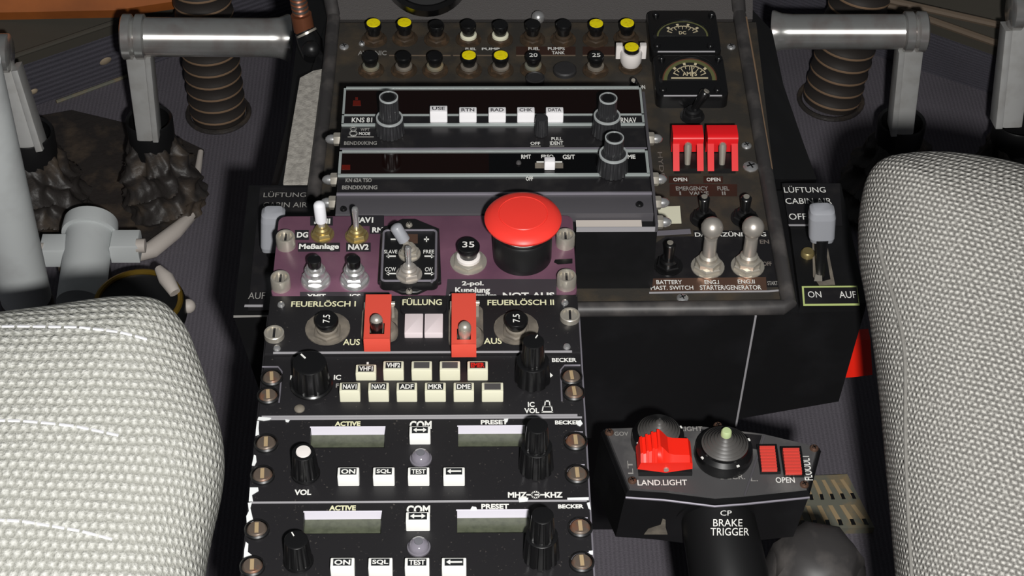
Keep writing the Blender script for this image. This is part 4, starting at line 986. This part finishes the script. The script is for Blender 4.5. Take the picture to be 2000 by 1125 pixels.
for s, r_, m in (('OFF', (1027, 345, 1041, 353), 'white_text'), ('KN 62A TSO', (675, 348, 726, 356), 'grey_text'), ('BENDIX/KING', (668, 362, 737, 370), 'grey_text')): lt.ptext(s, *r_, -0.0005, m, 0.03)
lt.fin('lettering', dm)
sw = MB('steel'); sw.flat([(1045, 318), (1100, 318), (1100, 328), (1045, 328)], 0.0001, 'grime'); sw.flat([(1048, 315), (1098, 315), (1098, 317), (1048, 317)], 0.0003, 'white_text'); s1 = sw.fin('slide_switch', dm)
x0, x1 = at(1063, 331, 0).x, at(1084, 331, 0).x; y_ = Y(1070, 331); kb = MB('key_white'); kb.box(x0, x1, y_-0.0005, y_+0.0040, 0.0001, 0.0052, ch=0.0005, r=0.0006); kb.fin('slider', s1, 'white slider')
small_screw(dm, 1013, 319, 0.0014, 0.0, 'legend_blank', False)
dual(dm, 1196, 334, 300, 269, 0.0073, 0.0048, 'two-tier grey knob with bright rims')
# ------------------------------------------------------------------ collective lever with its switch box
cz = -0.060
cl = thing('collective_lever', 'black collective lever with a switch box on its end, lettered BRAKE TRIGGER', 'lever', at(1470, 1100, ZF))
TP = [(1178, 838), (1226, 957), (1300, 962), (1397, 974), (1452, 970), (1579, 957), (1601, 874), (1491, 848), (1374, 834), (1290, 834)]
tp = [at(u, v, cz) for u, v in TP]
bd = MB('black_paint'); hh = 0.041
top = [Vector(p) for p in tp]; c = sum(top, Vector())/len(top)
mid = [p+Vector((0, 0, -0.003)) for p in top]; mid = [c+(p-c)*1.02 for p in mid]
low = [p+Vector((-0.0035 if p.x < c.x else -0.002, 0.004 if p.y < c.y else 0.0, -hh)) for p in top]
bd.hexa(mid, low); bd.hexa([p+Vector((0, 0, -0.0002)) for p in mid], [p+Vector((0, 0, -0.0005)) for p in top]); bd.fin('switch_box', cl)
pl = MB('collective_plate'); pl.hexa([c+(p-c)*0.985+Vector((0, 0, -0.0006)) for p in top], [c+(p-c)*0.975+Vector((0, 0, 0.0008)) for p in top]); pf = pl.fin('top_plate', cl, 'worn grey top plate')
zt = cz+0.0008
gr = MB('grime')
gr.flat([(1491, 850), (1453, 966), (1457, 966), (1495, 851)], zt+0.0008, 'module_grey', 0.0008)
gr.flat([(1366, 838), (1488, 850), (1480, 878), (1375, 856)], zt+0.0002, 'module_black')
gr.fin('divider', cl)
lt = LT('white_text'); z = zt+0.0005
for s, r_, m, ro in (('GOV', (1200, 843, 1227, 851), 'grey_text', 0), ('LIGHT', (1330, 833, 1372, 842), 'grey_text', 0), ('LAND.LIGHT', (1245, 937, 1342, 948), 'white_text', 0), ('DECR.', (1407, 926, 1455, 936), 'grey_text', 0), ('OPEN', (1515, 932, 1552, 943), 'white_text', 0), ('FLOODLT', (1568, 888, 1584, 938), 'white_text', 1), ('LT', (1226, 900, 1236, 926), 'grey_text', 1), ('L.', (1466, 930, 1480, 940), 'grey_text', 0)):
    lt.ptext(s, *r_, z, m, 0.01, ro)
lt.fin('lettering', cl)
def cone_knob(u, v, r, tip, m, hh=0.0175):
    b = at(u, v, zt); mb = MB('plastic_black')
    mb.lathe([(r*1.0, 0.0005), (r*1.04, 0.003), (r*1.0, 0.0075), (r*0.84, 0.0090), (r*0.82, 0.0105)], b, seg=40)
    prof = [(r*0.82, 0.0105)]; n = 6
    for i in range(n):
        ra = r*(0.80-0.68*i/n); rb = r*(0.80-0.68*(i+1)/n); z0 = 0.0105+0.0062*i/n; z1 = 0.0105+0.0062*(i+1)/n
        prof += [(ra, z0+0.0001), (ra-r*0.05, z1), (rb+r*0.045, z1-0.0004)]
    prof += [(r*0.10, 0.0170), (0.0002, 0.0172)]
    mb.lathe(prof, b, seg=40, ms=[('plastic_black' if i % 3 == 2 else m) for i in range(len(prof))])
    k = mb.fin('rotary_knob', cl, 'round black knob with a ribbed cone')
    if tip: t_ = MB(tip); t_.lathe([(r*0.19, 0.0168), (r*0.18, 0.0196), (r*0.14, 0.0202), (0.0002, 0.0203)], b); t_.fin('knob_tip', k, 'pale green tip')
    d = MB('white_text')
    for a in (-2.6, -1.15, 0.35): 
        d.M = Matrix.Translation(b) @ Matrix.Rotation(a, 4, 'Z'); d.box(r*0.86, r*0.99, -0.0007, 0.0007, 0.0070, 0.0082); d.M = None
    d.fin('index_mark', k)
cone_knob(1284, 868, 0.0124, None, 'cone_grey'); cone_knob(1412, 894, 0.0136, 'green_tip', 'cone_grey')
# landing light rocker: ridged saddle pressed to one side
b = at(1300, 930, zt); mb = MB('plastic_matt'); x0, x1 = at(1247, 932, zt).x, at(1352, 932, zt).x; mb.box(x0, x1, b.y, b.y+0.0125, zt-0.0004, zt+0.0030, ch=0.0006); sw = mb.fin('rocker_switch', cl)
W_ = x1-x0; prof = [(0.0, 0.0058), (0.52, 0.0030), (1.0, 0.0058), (0.99, 0.0096), (0.94, 0.0118), (0.66, 0.0122), (0.56, 0.0132), (0.46, 0.0168), (0.40, 0.0186), (0.355, 0.0186), (0.35, 0.0168), (0.30, 0.0162), (0.295, 0.0172), (0.255, 0.0168), (0.25, 0.0150), (0.20, 0.0144), (0.195, 0.0154), (0.155, 0.0150), (0.15, 0.0132), (0.10, 0.0128), (0.095, 0.0138), (0.05, 0.0130), (0.03, 0.0085)]
rk_ = MB('red_bright'); A = [Vector((x0-0.0008+W_*1.02*s, b.y-0.0004, zt+z_)) for s, z_ in prof]; B = [Vector((p.x, p.y+0.0138, p.z)) for p in A]
n = len(A)
A2 = [Vector((p.x, p.y, min(p.z, zt+0.0105+0.0008*math.sin(i)*0))) for i, p in enumerate(A)]
rk_.hexa(A2, [Vector((p.x, b.y+0.0030, p.z)) for p in A]); rk_.hexa([Vector((p.x, b.y+0.0030, p.z)) for p in A], B)
rk_.fin('rocker', sw, 'bright red ridged rocker', 25)
pv_ = MB('steel'); pv_.lathe([(0.0013, 0), (0.0012, 0.0010), (0.0002, 0.0013)], Vector((x0+W_*0.5, b.y-0.0003, zt+0.0058)), axis=(0, -1, 0), seg=16); pv_.fin('pivot', sw)
for u0, u1, v0, v1 in ((1486, 1516, 872, 924), (1532, 1564, 876, 930)):
    x0, x1, y0, y1 = rect(u0-5, v0-2, u1+5, v1, zt+0.001); mb = MB('plastic_black'); mb.box(x0, x1, y0, y1, zt-0.0003, zt+0.0022, ch=0.0004); sw = mb.fin('rocker_switch', cl)
    x0, x1, y0, y1 = rect(u0, v0, u1, v1-10, zt+0.005); W_ = (y1-y0)
    r_ = MB('red_rocker'); pr = [(0, 0.002), (1, 0.002), (1, 0.0052)]
    for i in range(8): f = 1-i/8; pr += [(f-0.02, 0.0058-0.0022*(1-f)), (f-0.08, 0.0058-0.0022*(1-f)), (f-0.085, 0.0050-0.0022*(1-f)), (f-0.115, 0.0050-0.0022*(1-f))]
    pr += [(0.0, 0.0030)]
    r_.hexa([Vector((x0, y0+W_*s, zt+z_)) for s, z_ in pr], [Vector((x1, y0+W_*s, zt+z_)) for s, z_ in pr]); r_.fin('rocker', sw, 'small red ribbed rocker', 20)
for u, v in ((1190, 845), (1235, 939), (1590, 876), (1571, 947), (1402, 832)): small_screw(cl, u, v, 0.0022, zt, 'placard_copper')
ew = MB('strip_grey'); ew.tube([p+Vector((0, -0.0006, -0.0014)) for p in mid[1:6]], 0.0006, seg=6); ew.fin('worn_or_highlit_edge', cl, 'pale painted highlight along the front edge')  # pale tube stands in for the flash highlight on the box edge
pc = MB('grime')
nf = (mid[2]-mid[1]).cross(low[1]-mid[1]).normalized(); nf = nf if nf.y < 0 else -nf
def on_front(u, v): dr = ray(u, v); return CAM+dr*((mid[1]+nf*0.0004-CAM).dot(nf)/dr.dot(nf))
q = [on_front(u, v) for u, v in ((1258, 1044), (1266, 1034), (1290, 1026), (1294, 1014), (1300, 1016), (1300, 1030), (1304, 1044))]
pc.slab(q, -nf*0.0008); pc.fin('bare_patch', cl, 'bare patch of chipped paint')
# the tube
a0 = at(1400, 1003, -0.081); a1 = at(1424, 1125, -0.090); d = (a1-a0); a2 = a0+d*2.6+Vector((0, 0, -0.01)); a3 = a0+d*5.5+Vector((0, 0, -0.10))
tb = MB('plastic_matt'); tb.tube([a0-d*0.10, a0, a1, a2, a3], [0.0172, 0.0176, 0.0188, 0.0192, 0.0192], seg=40); tb.fin('grip_tube', cl)
tb = MB('black_paint'); tb.tube([a0-d*0.14, a0-d*0.06, a0+d*0.02, a0+d*0.05], [0.0195, 0.0205, 0.0205, 0.0176], seg=40); tb.fin('collar', cl)
# the collective's pivot post down to the floor (below the frame)
ps = MB('black_paint'); ps.tube([a3, Vector((a3.x, a3.y, ZF))], 0.019, seg=20); ps.fin('pivot_post', cl)
lt = LT('white_text'); ax = d.normalized(); side = Vector((1, 0, 0)); side = (side-ax*side.dot(ax)).normalized(); up = side.cross(ax); up = up if up.z > 0 else -up
def on_tube(s, u0, u1, v0, v1):
    V, F = text_mesh(s, 0.0); xs = [p[0] for p in V]; ys = [p[1] for p in V]; a, b_, c_, e = min(xs), max(xs), min(ys), max(ys); vs = []
    for p in V:
        uu = u0+(p[0]-a)/(b_-a)*(u1-u0); vv = v1-(p[1]-c_)/(e-c_)*(v1-v0)
        # meet the tube: march along the ray
        o = CAM; dr = ray(uu, vv).normalized(); w_ = o-a0
        A_ = dr-ax*dr.dot(ax); B_ = w_-ax*w_.dot(ax); t_ = max(0, (a0-o).dot(ax)); R = 0.0180+0.0008
        qa, qb, qc = A_.dot(A_), 2*A_.dot(B_), B_.dot(B_)-R*R; disc = qb*qb-4*qa*qc
        vs.append(o+dr*((-qb-math.sqrt(max(disc, 0)))/(2*qa)))
    lt.add(vs, F, 'white_text')
on_tube('CP', 1407, 1429, 997, 1007); on_tube('BRAKE', 1393, 1450, 1014, 1028); on_tube('TRIGGER', 1388, 1463, 1031, 1046)
lt.fin('lettering', cl, None, 40)

# black knob on a stalk beside the collective
kn = thing('friction_knob', 'large scuffed black dome knob on a stalk at the bottom beside the collective', 'knob', at(1592, 1120, ZF))
q = at(1592, 1118, -0.135); mb = MB('rubber_worn')
mb.lathe([(0.021, -0.030), (0.0245, -0.022), (0.0250, 0.002), (0.0235, 0.011), (0.0195, 0.0175), (0.013, 0.0215), (0.006, 0.0225), (0.0002, 0.0228)], q, seg=7, m='rubber_worn')
mb.lathe([(0.0240, -0.030), (0.0262, -0.024), (0.0262, -0.004), (0.0250, 0.004), (0.0215, 0.011), (0.0150, 0.0165), (0.0060, 0.0190), (0.0002, 0.0195)], q, seg=40, m='rubber_worn')
mb.fin('dome', kn); mb = MB('black_paint'); mb.tube([q+Vector((0, 0, -0.028)), Vector((q.x, q.y, ZF))], 0.012, seg=20); mb.fin('stalk', kn)

# slotted floor grille
gz = ZF+0.006
gl = thing('floor_grille', 'grey slotted metal floor grille beside the right seat', 'grille', at(1640, 980, ZF))
q = [at(u, v, gz) for u, v in ((1545, 930), (1655, 926), (1708, 1030), (1545, 1034))]
mb = MB('grille'); mb.slab(q, (0, 0, -0.006)); mb.fin('frame', gl)
def bl(fu, fv): a = q[0].lerp(q[1], fu); b_ = q[3].lerp(q[2], fu); return a.lerp(b_, fv)
for r0, r1 in ((0.10, 0.44), (0.58, 0.92)):
    for i in range(6):
        f = 0.06+i*0.155; sl_ = 0.075
        pts = [bl(f-0.01, r0), bl(f+0.05, r0), bl(f+sl_+0.04, r1), bl(f+sl_-0.02, r1)]
        m = MB('grille_tan'); m.slab([p+Vector((0, 0, 0.0004)) for p in pts], (0, 0, -0.0004)); 
        p2 = [bl(f+sl_-0.02, r1-0.07), bl(f+sl_+0.03, r1-0.07), bl(f+sl_+0.035, r1+0.03), bl(f+sl_-0.015, r1+0.03)]; m.slab([p+Vector((0, 0, 0.0007)) for p in p2], (0, 0, -0.0006), 'plastic_black'); m.fin('slot', gl)

# red pull handle beside the right ventilation box
yy = CY+0.035
q = [aty(u, v, yy) for u, v in ((1640, 668), (1684, 664), (1700, 663), (1704, 732), (1664, 737), (1640, 738))]
mb = MB('red_bright'); mb.slab(q, (0, 0.008, 0)); solo(mb, 'red_pull_handle', 'small bright red tab beside the right seat under the ventilation box', 'handle', sum(q, Vector())/6)

# ------------------------------------------------------------------ rudder pedals
def pedal(label, grip, top, foot, w0, w1, rad, ztop, zbot, side, collar):
    """grip: (end pixel, depth) or None; arm runs from pixel 'top' to pixel 'foot'"""
    t = thing('rudder_pedal', label, 'pedal', at(*foot, zbot))
    A = at(*top, ztop); B = at(*foot, zbot)
    ax = (B-A).normalized(); sd = Vector((1, 0, 0)); sd = (sd-ax*sd.dot(ax)).normalized(); dp = ax.cross(sd)
    mb = MB('alu_flat')
    def sec(p, wx, wy): return [p+sd*x+dp*y for x, y in rrect(-wx, wx, -wy, wy, min(wx, wy)*0.35, 2)]
    mb.hexa(sec(A-ax*0.0, w0, 0.006), sec(B, w1, 0.008)); 
    mb.hexa(sec(A+ax*0.012+sd*side*w0*1.25, w0*0.30, 0.0085), sec(B+sd*side*w1*1.25, w1*0.34, 0.0095))
    mb.fin('arm', t)
    hb = MB('alu')
    dirx = Vector((side, 0, 0))
    hb.tube([A-dirx*w0*1.15, A-dirx*w0*1.0, A-dirx*w0*0.25, A-dirx*w0*0.05, A+dirx*w0*0.05, A+dirx*w0*0.25, A+dirx*w0*1.0, A+dirx*w0*1.15], [rad*1.05, rad*1.16, rad*1.16, rad*1.0, rad*1.0, rad*1.16, rad*1.16, rad*1.0], seg=32); hb.fin('hub', t)
    if grip:
        E_ = aty(*grip, A.y+0.017)
        L = (E_-A); gp = MB('alu')
        gp.tube([A, A+L*0.85, A+L*0.93, A+L*0.985, E_], [rad, rad, rad*1.05, rad*1.22, rad*1.20], seg=40)
        gp.fin('grip_bar', t, 'polished grip bar')
    return t, B
zt_ = -0.175
pedal('left pedal with a long polished grip bar across the top left', (566, 74), (262, 72), (286, 262), 0.0072, 0.0062, 0.0138, zt_, -0.262, 1, True)
pedal('outermost left pedal, cut by the left edge of the photo', None, (-4, 104), (56, 290), 0.0080, 0.0078, 0.0120, zt_-0.02, -0.266, 1, True)
pedal('right pedal with a long polished grip bar across the top right', (1508, 62), (1786, 62), (1764, 250), 0.0072, 0.0066, 0.0125, zt_, -0.262, -1, True)
pedal('outermost right pedal, cut by the right edge of the photo', None, (2000, 20), (1972, 240), 0.009, 0.008, 0.0125, zt_, -0.262, -1, True)
def boot(label, u, v, zt, seed, r0=0.017, r1=0.062, lean=(0, 0)):
    rd = random.Random(seed); B = at(u, v, zt); zb_ = ZF+(0.0045 if u < 1000 else 0.0); t = thing('pedal_boot', label, 'boot', (B.x+lean[0], B.y+lean[1], zb_))
    mb = MB('plastic_matt'); mb.lathe([(r0*0.86, -0.006), (r0*0.9, 0.012), (r0, 0.0135), (r0*1.05, 0.012), (r0*1.02, -0.016)], B, seg=32, capa=False, capb=False); mb.fin('collar', t, 'smooth black collar')
    H = B.z-zb_; n = 44; seg = 96; vs = []; ph = [rd.uniform(0, 6.28) for _ in range(8)]
    for j in range(n+1):
        f = j/n; z = B.z-0.004-(H-0.006)*f
        base = r0*1.0+(r1-r0)*(f**0.85)
        for i in range(seg):
            a = 2*PI*i/seg
            w_ = f*21+1.9*math.sin(a+ph[0])+1.3*math.sin(2*a+ph[1])+0.5*math.sin(5*a+ph[7]); fold = 0.0046*(1-abs(math.sin(w_/2))**0.6*1.6)*min(1, f*2.5)
            pleat = 0.0045*math.sin(5*a+ph[2]+2.5*f*math.sin(a+ph[6]))*math.sin(PI*min(1, f*1.1))+0.0030*math.sin(9*a+ph[3]+3*f)*(1-f)*min(1, f*5)
            cr = 0.0012*math.sin(13*a+23*f+ph[4])*f+0.0004*math.sin(21*a-31*f+ph[1])
            r = base+fold+pleat+cr
            vs.append((B.x+lean[0]*f+r*math.cos(a), B.y+lean[1]*f+r*math.sin(a)*0.92, z+0.0035*math.sin(3*a+ph[5]+7*f)*min(1, f*3)*(1-f)))
    fs = [(j*seg+i, j*seg+(i+1) % seg, (j+1)*seg+(i+1) % seg, (j+1)*seg+i) for j in range(n) for i in range(seg)]
    lb = MB('leather'); lb.add(vs, fs); lb.fin('bellows', t, 'crumpled dark leather bellows', 60)
boot('crumpled boot round the left pedal with the grip bar', 295, 258, -0.272, 3, 0.0165, 0.031, (0.006, -0.010))
boot('crumpled boot of the outermost left pedal', 60, 285, -0.272, 5, 0.018, 0.034, (0.004, -0.008))
boot('crumpled boot round the right pedal with the grip bar', 1757, 262, -0.275, 8, 0.017, 0.042, (0.0, -0.010))
boot('crumpled boot of the outermost right pedal', 1985, 262, -0.275, 11, 0.018, 0.040, (0.012, -0.008))
# boot tray with pale rim
trp = [(398, 292), (386, 350), (374, 424), (296, 488), (262, 500), (60, 505), (-60, 470), (-60, 250), (140, 215), (330, 260)]
t = thing('boot_tray', 'dark tray with a pale raised rim under the left pedal boots', 'tray', at(200, 400, ZF))
q = [at(u, v, ZF+0.004) for u, v in trp]; mb = MB('leather'); mb.slab(q, (0, 0, -0.004)); mb.fin('base', t)
mb = MB('rim_white'); pts = [at(u, v, ZF+0.006) for u, v in ((392, 296), (384, 350), (372, 424), (340, 454), (296, 488), (262, 500))]
mb.tube(pts, [0.0022, 0.003, 0.0042, 0.0062, 0.0068, 0.005], seg=10); mb.fin('rim', t, 'pale rim')

# ------------------------------------------------------------------ corrugated air hoses
def hose(label, a, b_, rad, n, lean=0.0):
    t = thing('air_hose', label, 'hose', b_); d = b_-a; mb = MB('hose_black'); ax = d.normalized()
    prof = []
    for i in range(n):
        f0 = d.length*i/n; s = d.length/n
        prof += [(rad*0.955, f0), (rad*0.97, f0+s*0.30), (rad*1.0, f0+s*0.42), (rad*1.0, f0+s*0.58), (rad*0.97, f0+s*0.68)]
    prof.append((rad*0.955, d.length))
    ms = []
    for i in range(n): ms += ['hose_black', 'hose_black', 'hose_tan', 'hose_black', 'hose_black']
    mb.lathe(prof, a, axis=ax, seg=36, ms=ms); mb.fin('corrugated_sleeve', t)
    rg = MB('leather'); rg.tube([b_+Vector((rad*1.08*math.cos(2*PI*i/28), rad*1.08*math.sin(2*PI*i/28), 0.001)) for i in range(29)], 0.0022, seg=8); rg.fin('floor_flange', t); return t
g_ = at(427, 222, ZF); hose('left corrugated black air hose with tan ridges, behind the left grip bar', g_+Vector((-0.004, 0.01, 0.17)), g_, 0.0225, 15)
g_ = at(1622, 196, ZF); hose('right corrugated black air hose with tan ridges, behind the right grip bar', g_+Vector((0.022, 0.02, 0.16)), g_, 0.0235, 14)
# rivets on the nose panels
for A, lst in ((La, ((205, 117, 0.0052), (65, 177, 0.0034))), (Ra, ((1838, 112, 0.0050), (1552, 107, 0.0018)))):
    n_ = (A[1]-A[0]).cross(A[3]-A[0]).normalized(); n_ = n_ if n_.y < 0 else -n_
    for u, v, r in lst:
        dr = ray(u, v); k = (A[0]-CAM).dot(n_)/dr.dot(n_); p = CAM+dr*k
        mb = MB('rivet'); mb.lathe([(r, -0.001), (r, 0.001), (r*0.7, 0.002), (0.0002, 0.0024)], p, axis=n_, seg=20)
        solo(mb, 'floor_rivet', {205: 'larger cream rivet on the left ribbed nose panel', 65: 'smaller cream rivet low on the left ribbed nose panel', 1838: 'cream rivet on the right ribbed nose panel', 1552: 'tiny rivet beside the right air hose'}[u], 'rivet', p)
# wooden board and alloy duct end at the top edge
A = [at(-80, 26, ZB+0.02), at(225, 20, ZB+0.02), at(345, 2, ZB+0.02), at(420, -40, ZB+0.03), at(-80, -60, ZB+0.06)]
mb = MB('wood'); mb.slab(A, (0, 0.004, -0.010)); solo(mb, 'wooden_board', 'orange-brown wooden board at the top left corner', 'board', sum(A, Vector())/5)

# ------------------------------------------------------------------ cyclic stick and its fittings
t = thing('cyclic_stick', 'thick pale grey cyclic stick tube at the left edge', 'stick', at(55, 620, ZF))
r_ = 0.0155
a = at(-58, 120, 0.02); b_ = at(52, 585, -0.200)
mb = MB('pipe_grey'); mb.tube([a, b_], r_, seg=36); mb.fin('tube', t)
mb = MB('leather'); mb.tube([b_+(b_-a).normalized()*-0.002, Vector((b_.x+0.004, b_.y-0.006, ZF))], [r_*1.02, r_*1.35], seg=28); mb.fin('base_boot', t, 'dark base boot')
t = thing('control_tube', 'short pale grey control tube end with a collar in front of the left seat', 'tube', at(170, 560, ZF))
zc_ = ZF+0.055
a = at(178, 436, zc_); b_ = at(164, 540, zc_-0.008)
ax = (b_-a); mb = MB('pipe_grey'); mb.tube([a, b_+ax*0.5], [0.0165, 0.0165], seg=36); mb.fin('tube', t)
mb = MB('pipe_grey'); mb.tube([a-ax*0.05, a-ax*0.02, a+ax*0.16, a+ax*0.22], [0.0150, 0.0190, 0.0198, 0.0196], seg=40); mb.fin('collar', t)
for u, v, s in ((108, 478, 1), (245, 470, -1)):
    mb = MB('rim_white'); p = at(u, v, zc_); mb.box(p.x-0.010, p.x+0.010, p.y-0.010, p.y+0.008, zc_-0.012, zc_+0.004, 'pipe_grey', ch=0.002)
    p2 = at(u-22*s, v+10, zc_); mb.lathe([(0.005, 0), (0.005, 0.006), (0.0002, 0.007)], p2, 'rim_white', axis=(-s, 0, 0)); p3 = at(u+2, v+24, zc_-0.01); mb.ball(p3, 0.005, 'rivet'); mb.fin('bearing_block', t)
mb = MB('leather'); p = at(172, 545, ZF+0.02); mb.box(p.x-0.016, p.x+0.016, p.y-0.012, p.y+0.006, ZF+0.0042, zc_-0.012); mb.fin('support', t)
t = thing('trim_wheel', 'dark round wheel with a gold edge half hidden by the left seat', 'wheel', at(265, 600, ZF))
wz = ZF+0.075
cpt = at(270, 588, wz)
mb = MB('plastic_matt'); mb.lathe([(0.024, -0.018), (0.031, -0.014), (0.031, -0.003), (0.0285, 0.0), (0.025, -0.003), (0.0002, -0.004)], cpt, seg=44); mb.fin('disc', t)
mb = MB('gold'); mb.tube([cpt+Vector((0.0280*math.cos(2*PI*i/40), 0.0280*math.sin(2*PI*i/40), 0.0)) for i in range(41)], 0.0020, seg=8); mb.fin('edge', t, 'dull gold edge')
mb = MB('rim_white'); mb.tube([at(310, 525, wz+0.008), at(325, 545, wz+0.008), at(342, 572, wz+0.004)], [0.003, 0.0055, 0.004], seg=12); mb.ball(at(368, 598, wz-0.01), 0.005, 'rim_white'); mb.fin('spring_clip', t, 'pale clip')
mb = MB('black_paint'); mb.tube([cpt+Vector((0, 0, -0.016)), Vector((cpt.x, cpt.y, ZF))], 0.016, seg=18); mb.fin('hub', t)

# ------------------------------------------------------------------ seats
def seat(label, top_px, t0, beta, outline, m, thick, side, seams):
    """cushion traced on a plane through the point 'top_px' at depth t0, sloping down towards the viewer by beta"""
    P = att(*top_px, t0); n = Vector((0, -math.sin(beta), math.cos(beta))); e = Vector((0, -math.cos(beta), -math.sin(beta))); X = Vector((1, 0, 0))
    def loc(u, v):
        d = ray(u, v); k = (P-n*0.030-CAM).dot(n)/d.dot(n); q = CAM+d*k-P; return (q.dot(X), -q.dot(e))
    o = [loc(u, v) for u, v in outline]
    # resample smoothly (Catmull-Rom) so the edge reads as soft upholstery
    N_ = len(o); sm = []
    for i in range(N_):
        p0, p1, p2, p3 = (Vector(o[(i+k) % N_]) for k in (-1, 0, 1, 2))
        for j in range(5):
            s = j/5; sm.append(tuple(0.5*((2*p1)+(p2-p0)*s+(2*p0-5*p1+4*p2-p3)*s*s+(3*p1-p0-3*p2+p3)*s**3)))
    t = thing('pilot_seat', label, 'seat', (P.x, P.y-0.15, ZF))
    M = Matrix(((X.x, -e.x, n.x, P.x), (X.y, -e.y, n.y, P.y), (X.z, -e.z, n.z, P.z), (0, 0, 0, 1)))
    cu = MB(m); cu.M = M
    cen = Vector((sum(p[0] for p in sm)/len(sm), sum(p[1] for p in sm)/len(sm)))
    R = 0.034; dome = 0.016; n_ = len(sm); SV = [Vector(p) for p in sm]
    def edge(p):
        best = 9
        for k in range(n_):
            a = SV[k]; ab = SV[(k+1) % n_]-a; L2 = ab.length_squared
            s = max(0, min(1, (p-a).dot(ab)/L2)) if L2 else 0
            best = min(best, (a+ab*s-p).length)
        return best
    def skin(p):                             # height of the cushion top over a point of its plane
        d = edge(Vector(p)); r = min(1, d/R)
        return -0.024+0.024*math.sqrt(max(0, 1-(1-r)**2))+dome*(1-math.exp(-d/0.07))
    ms = [[(p[0], p[1], z_) for p in poly_inset(sm, d_)] for d_, z_ in ((0.016, -thick), (0.006, -thick+0.014), (0.001, -0.042), (0.0, -0.032))]
    for d_ in (0, .0008, .0022, .004, .0065, .0095, .013, .017, .022, .028, .034, .042, .052, .064, .078, .095, .115, .14, .17, .2):
        row = []
        for p in SV:
            L_ = (p-cen).length; f = max(0.02, 1-d_/L_*(1+0.5*max(0, L_-0.2))); q = cen+(p-cen)*f; row.append((q.x, q.y, skin(q)))
        ms.append(row)
    vs = []
    for r_ in ms: vs += r_
    vs.append((cen.x, cen.y, skin(cen))); m_ = (len(ms)-1)*n_
    fs = [(k*n_+i, k*n_+(i+1) % n_, (k+1)*n_+(i+1) % n_, (k+1)*n_+i) for k in range(len(ms)-1) for i in range(n_)]+[tuple(range(n_-1, -1, -1))]+[(m_+i, m_+(i+1) % n_, len(vs)-1) for i in range(n_)]
    cu.add(vs, fs)
    Mi = M.inverted()
    def uvf(p): q = Mi @ p; return (q.x+q.z*0.9*side, q.y-0.0*q.z)
    cu.uv = uvf
    c_ = cu.fin('cushion', t, None, 80)
    for line in seams:
        sb = MB('key_cream'); sb.M = M
        if isinstance(line, tuple):          # piping along the rounded side edge
            ring_, k0, k1 = line; sb.tube([ms[ring_][k % n_] for k in range(k0, k1)], 0.0009, m, seg=8); sb.fin('piping', c_)
        else:
            pts = [loc(u, v) for u, v in line]
            for i in range(len(pts)-1):
                L_ = (Vector(pts[i+1])-Vector(pts[i])).length; k = max(2, int(L_/0.0058))
                for j in range(k):
                    a = Vector(pts[i]).lerp(Vector(pts[i+1]), (j+0.1)/k); b2 = Vector(pts[i]).lerp(Vector(pts[i+1]), (j+0.9)/k)
                    sb.tube([(a.x, a.y, skin(a)-0.0001), (b2.x, b2.y, skin(b2)-0.0001)], 0.0007, 'sleeve_white', seg=6)
            sb.fin('stitching', c_, 'bright line of stitches')
    pan = MB('seat_pan'); pan.M = M; inn = poly_inset(sm, 0.03); pan.loft(inn, [(0, -thick-0.03), (0, -thick+0.002)]); pan.M = None
    xs = [p[0] for p in inn]; lo_, hi_ = min(xs)+0.03, max(xs)-0.03
    z0 = P.z-thick-0.06
    pan.hexa([Vector((P.x+lo_, P.y-0.05, ZF)), Vector((P.x+hi_, P.y-0.05, ZF)), Vector((P.x+hi_, P.y-0.22, ZF)), Vector((P.x+lo_, P.y-0.22, ZF))],
             [M @ Vector((lo_, -0.05, -thick-0.02)), M @ Vector((hi_, -0.05, -thick-0.02)), M @ Vector((hi_, -0.22, -thick-0.02)), M @ Vector((lo_, -0.22, -thick-0.02))])
    pan.fin('seat_base', t, 'dark seat base')
    return t
LO = [(300, 596), (336, 612), (368, 650), (387, 696), (404, 746), (420, 796), (433, 850), (437, 900), (430, 960), (412, 1040), (398, 1125), (384, 1320), (150, 1380), (-350, 1380), (-420, 1000), (-380, 700), (-200, 656), (0, 626), (100, 613), (180, 601), (240, 594)]
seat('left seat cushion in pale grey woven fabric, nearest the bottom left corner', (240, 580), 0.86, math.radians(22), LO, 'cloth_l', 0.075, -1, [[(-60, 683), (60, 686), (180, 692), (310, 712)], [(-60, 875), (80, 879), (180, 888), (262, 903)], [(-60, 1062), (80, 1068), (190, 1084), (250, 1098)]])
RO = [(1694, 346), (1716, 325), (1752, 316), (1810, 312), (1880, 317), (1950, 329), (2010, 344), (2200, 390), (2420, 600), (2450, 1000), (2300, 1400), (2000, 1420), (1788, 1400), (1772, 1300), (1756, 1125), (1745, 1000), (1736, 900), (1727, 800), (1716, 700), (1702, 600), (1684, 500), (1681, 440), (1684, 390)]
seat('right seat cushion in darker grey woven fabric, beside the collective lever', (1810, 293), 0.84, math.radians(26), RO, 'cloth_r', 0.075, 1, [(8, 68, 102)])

# repeats of one kind carry a common group
GROUPS = {'rudder_pedal': 'rudder pedals', 'pedal_boot': 'pedal boots', 'pilot_seat': 'pilot seats', 'air_hose': 'corrugated air hoses', 'ventilation_box': 'ventilation control boxes',
          'radio_control_unit': 'radio control units', 'floor_rivet': 'cream rivets on the nose panels'}
for o in COL.objects:
    k = o.name.split('.')[0]
    if o.parent is None and k in GROUPS: o['group'] = GROUPS[k]
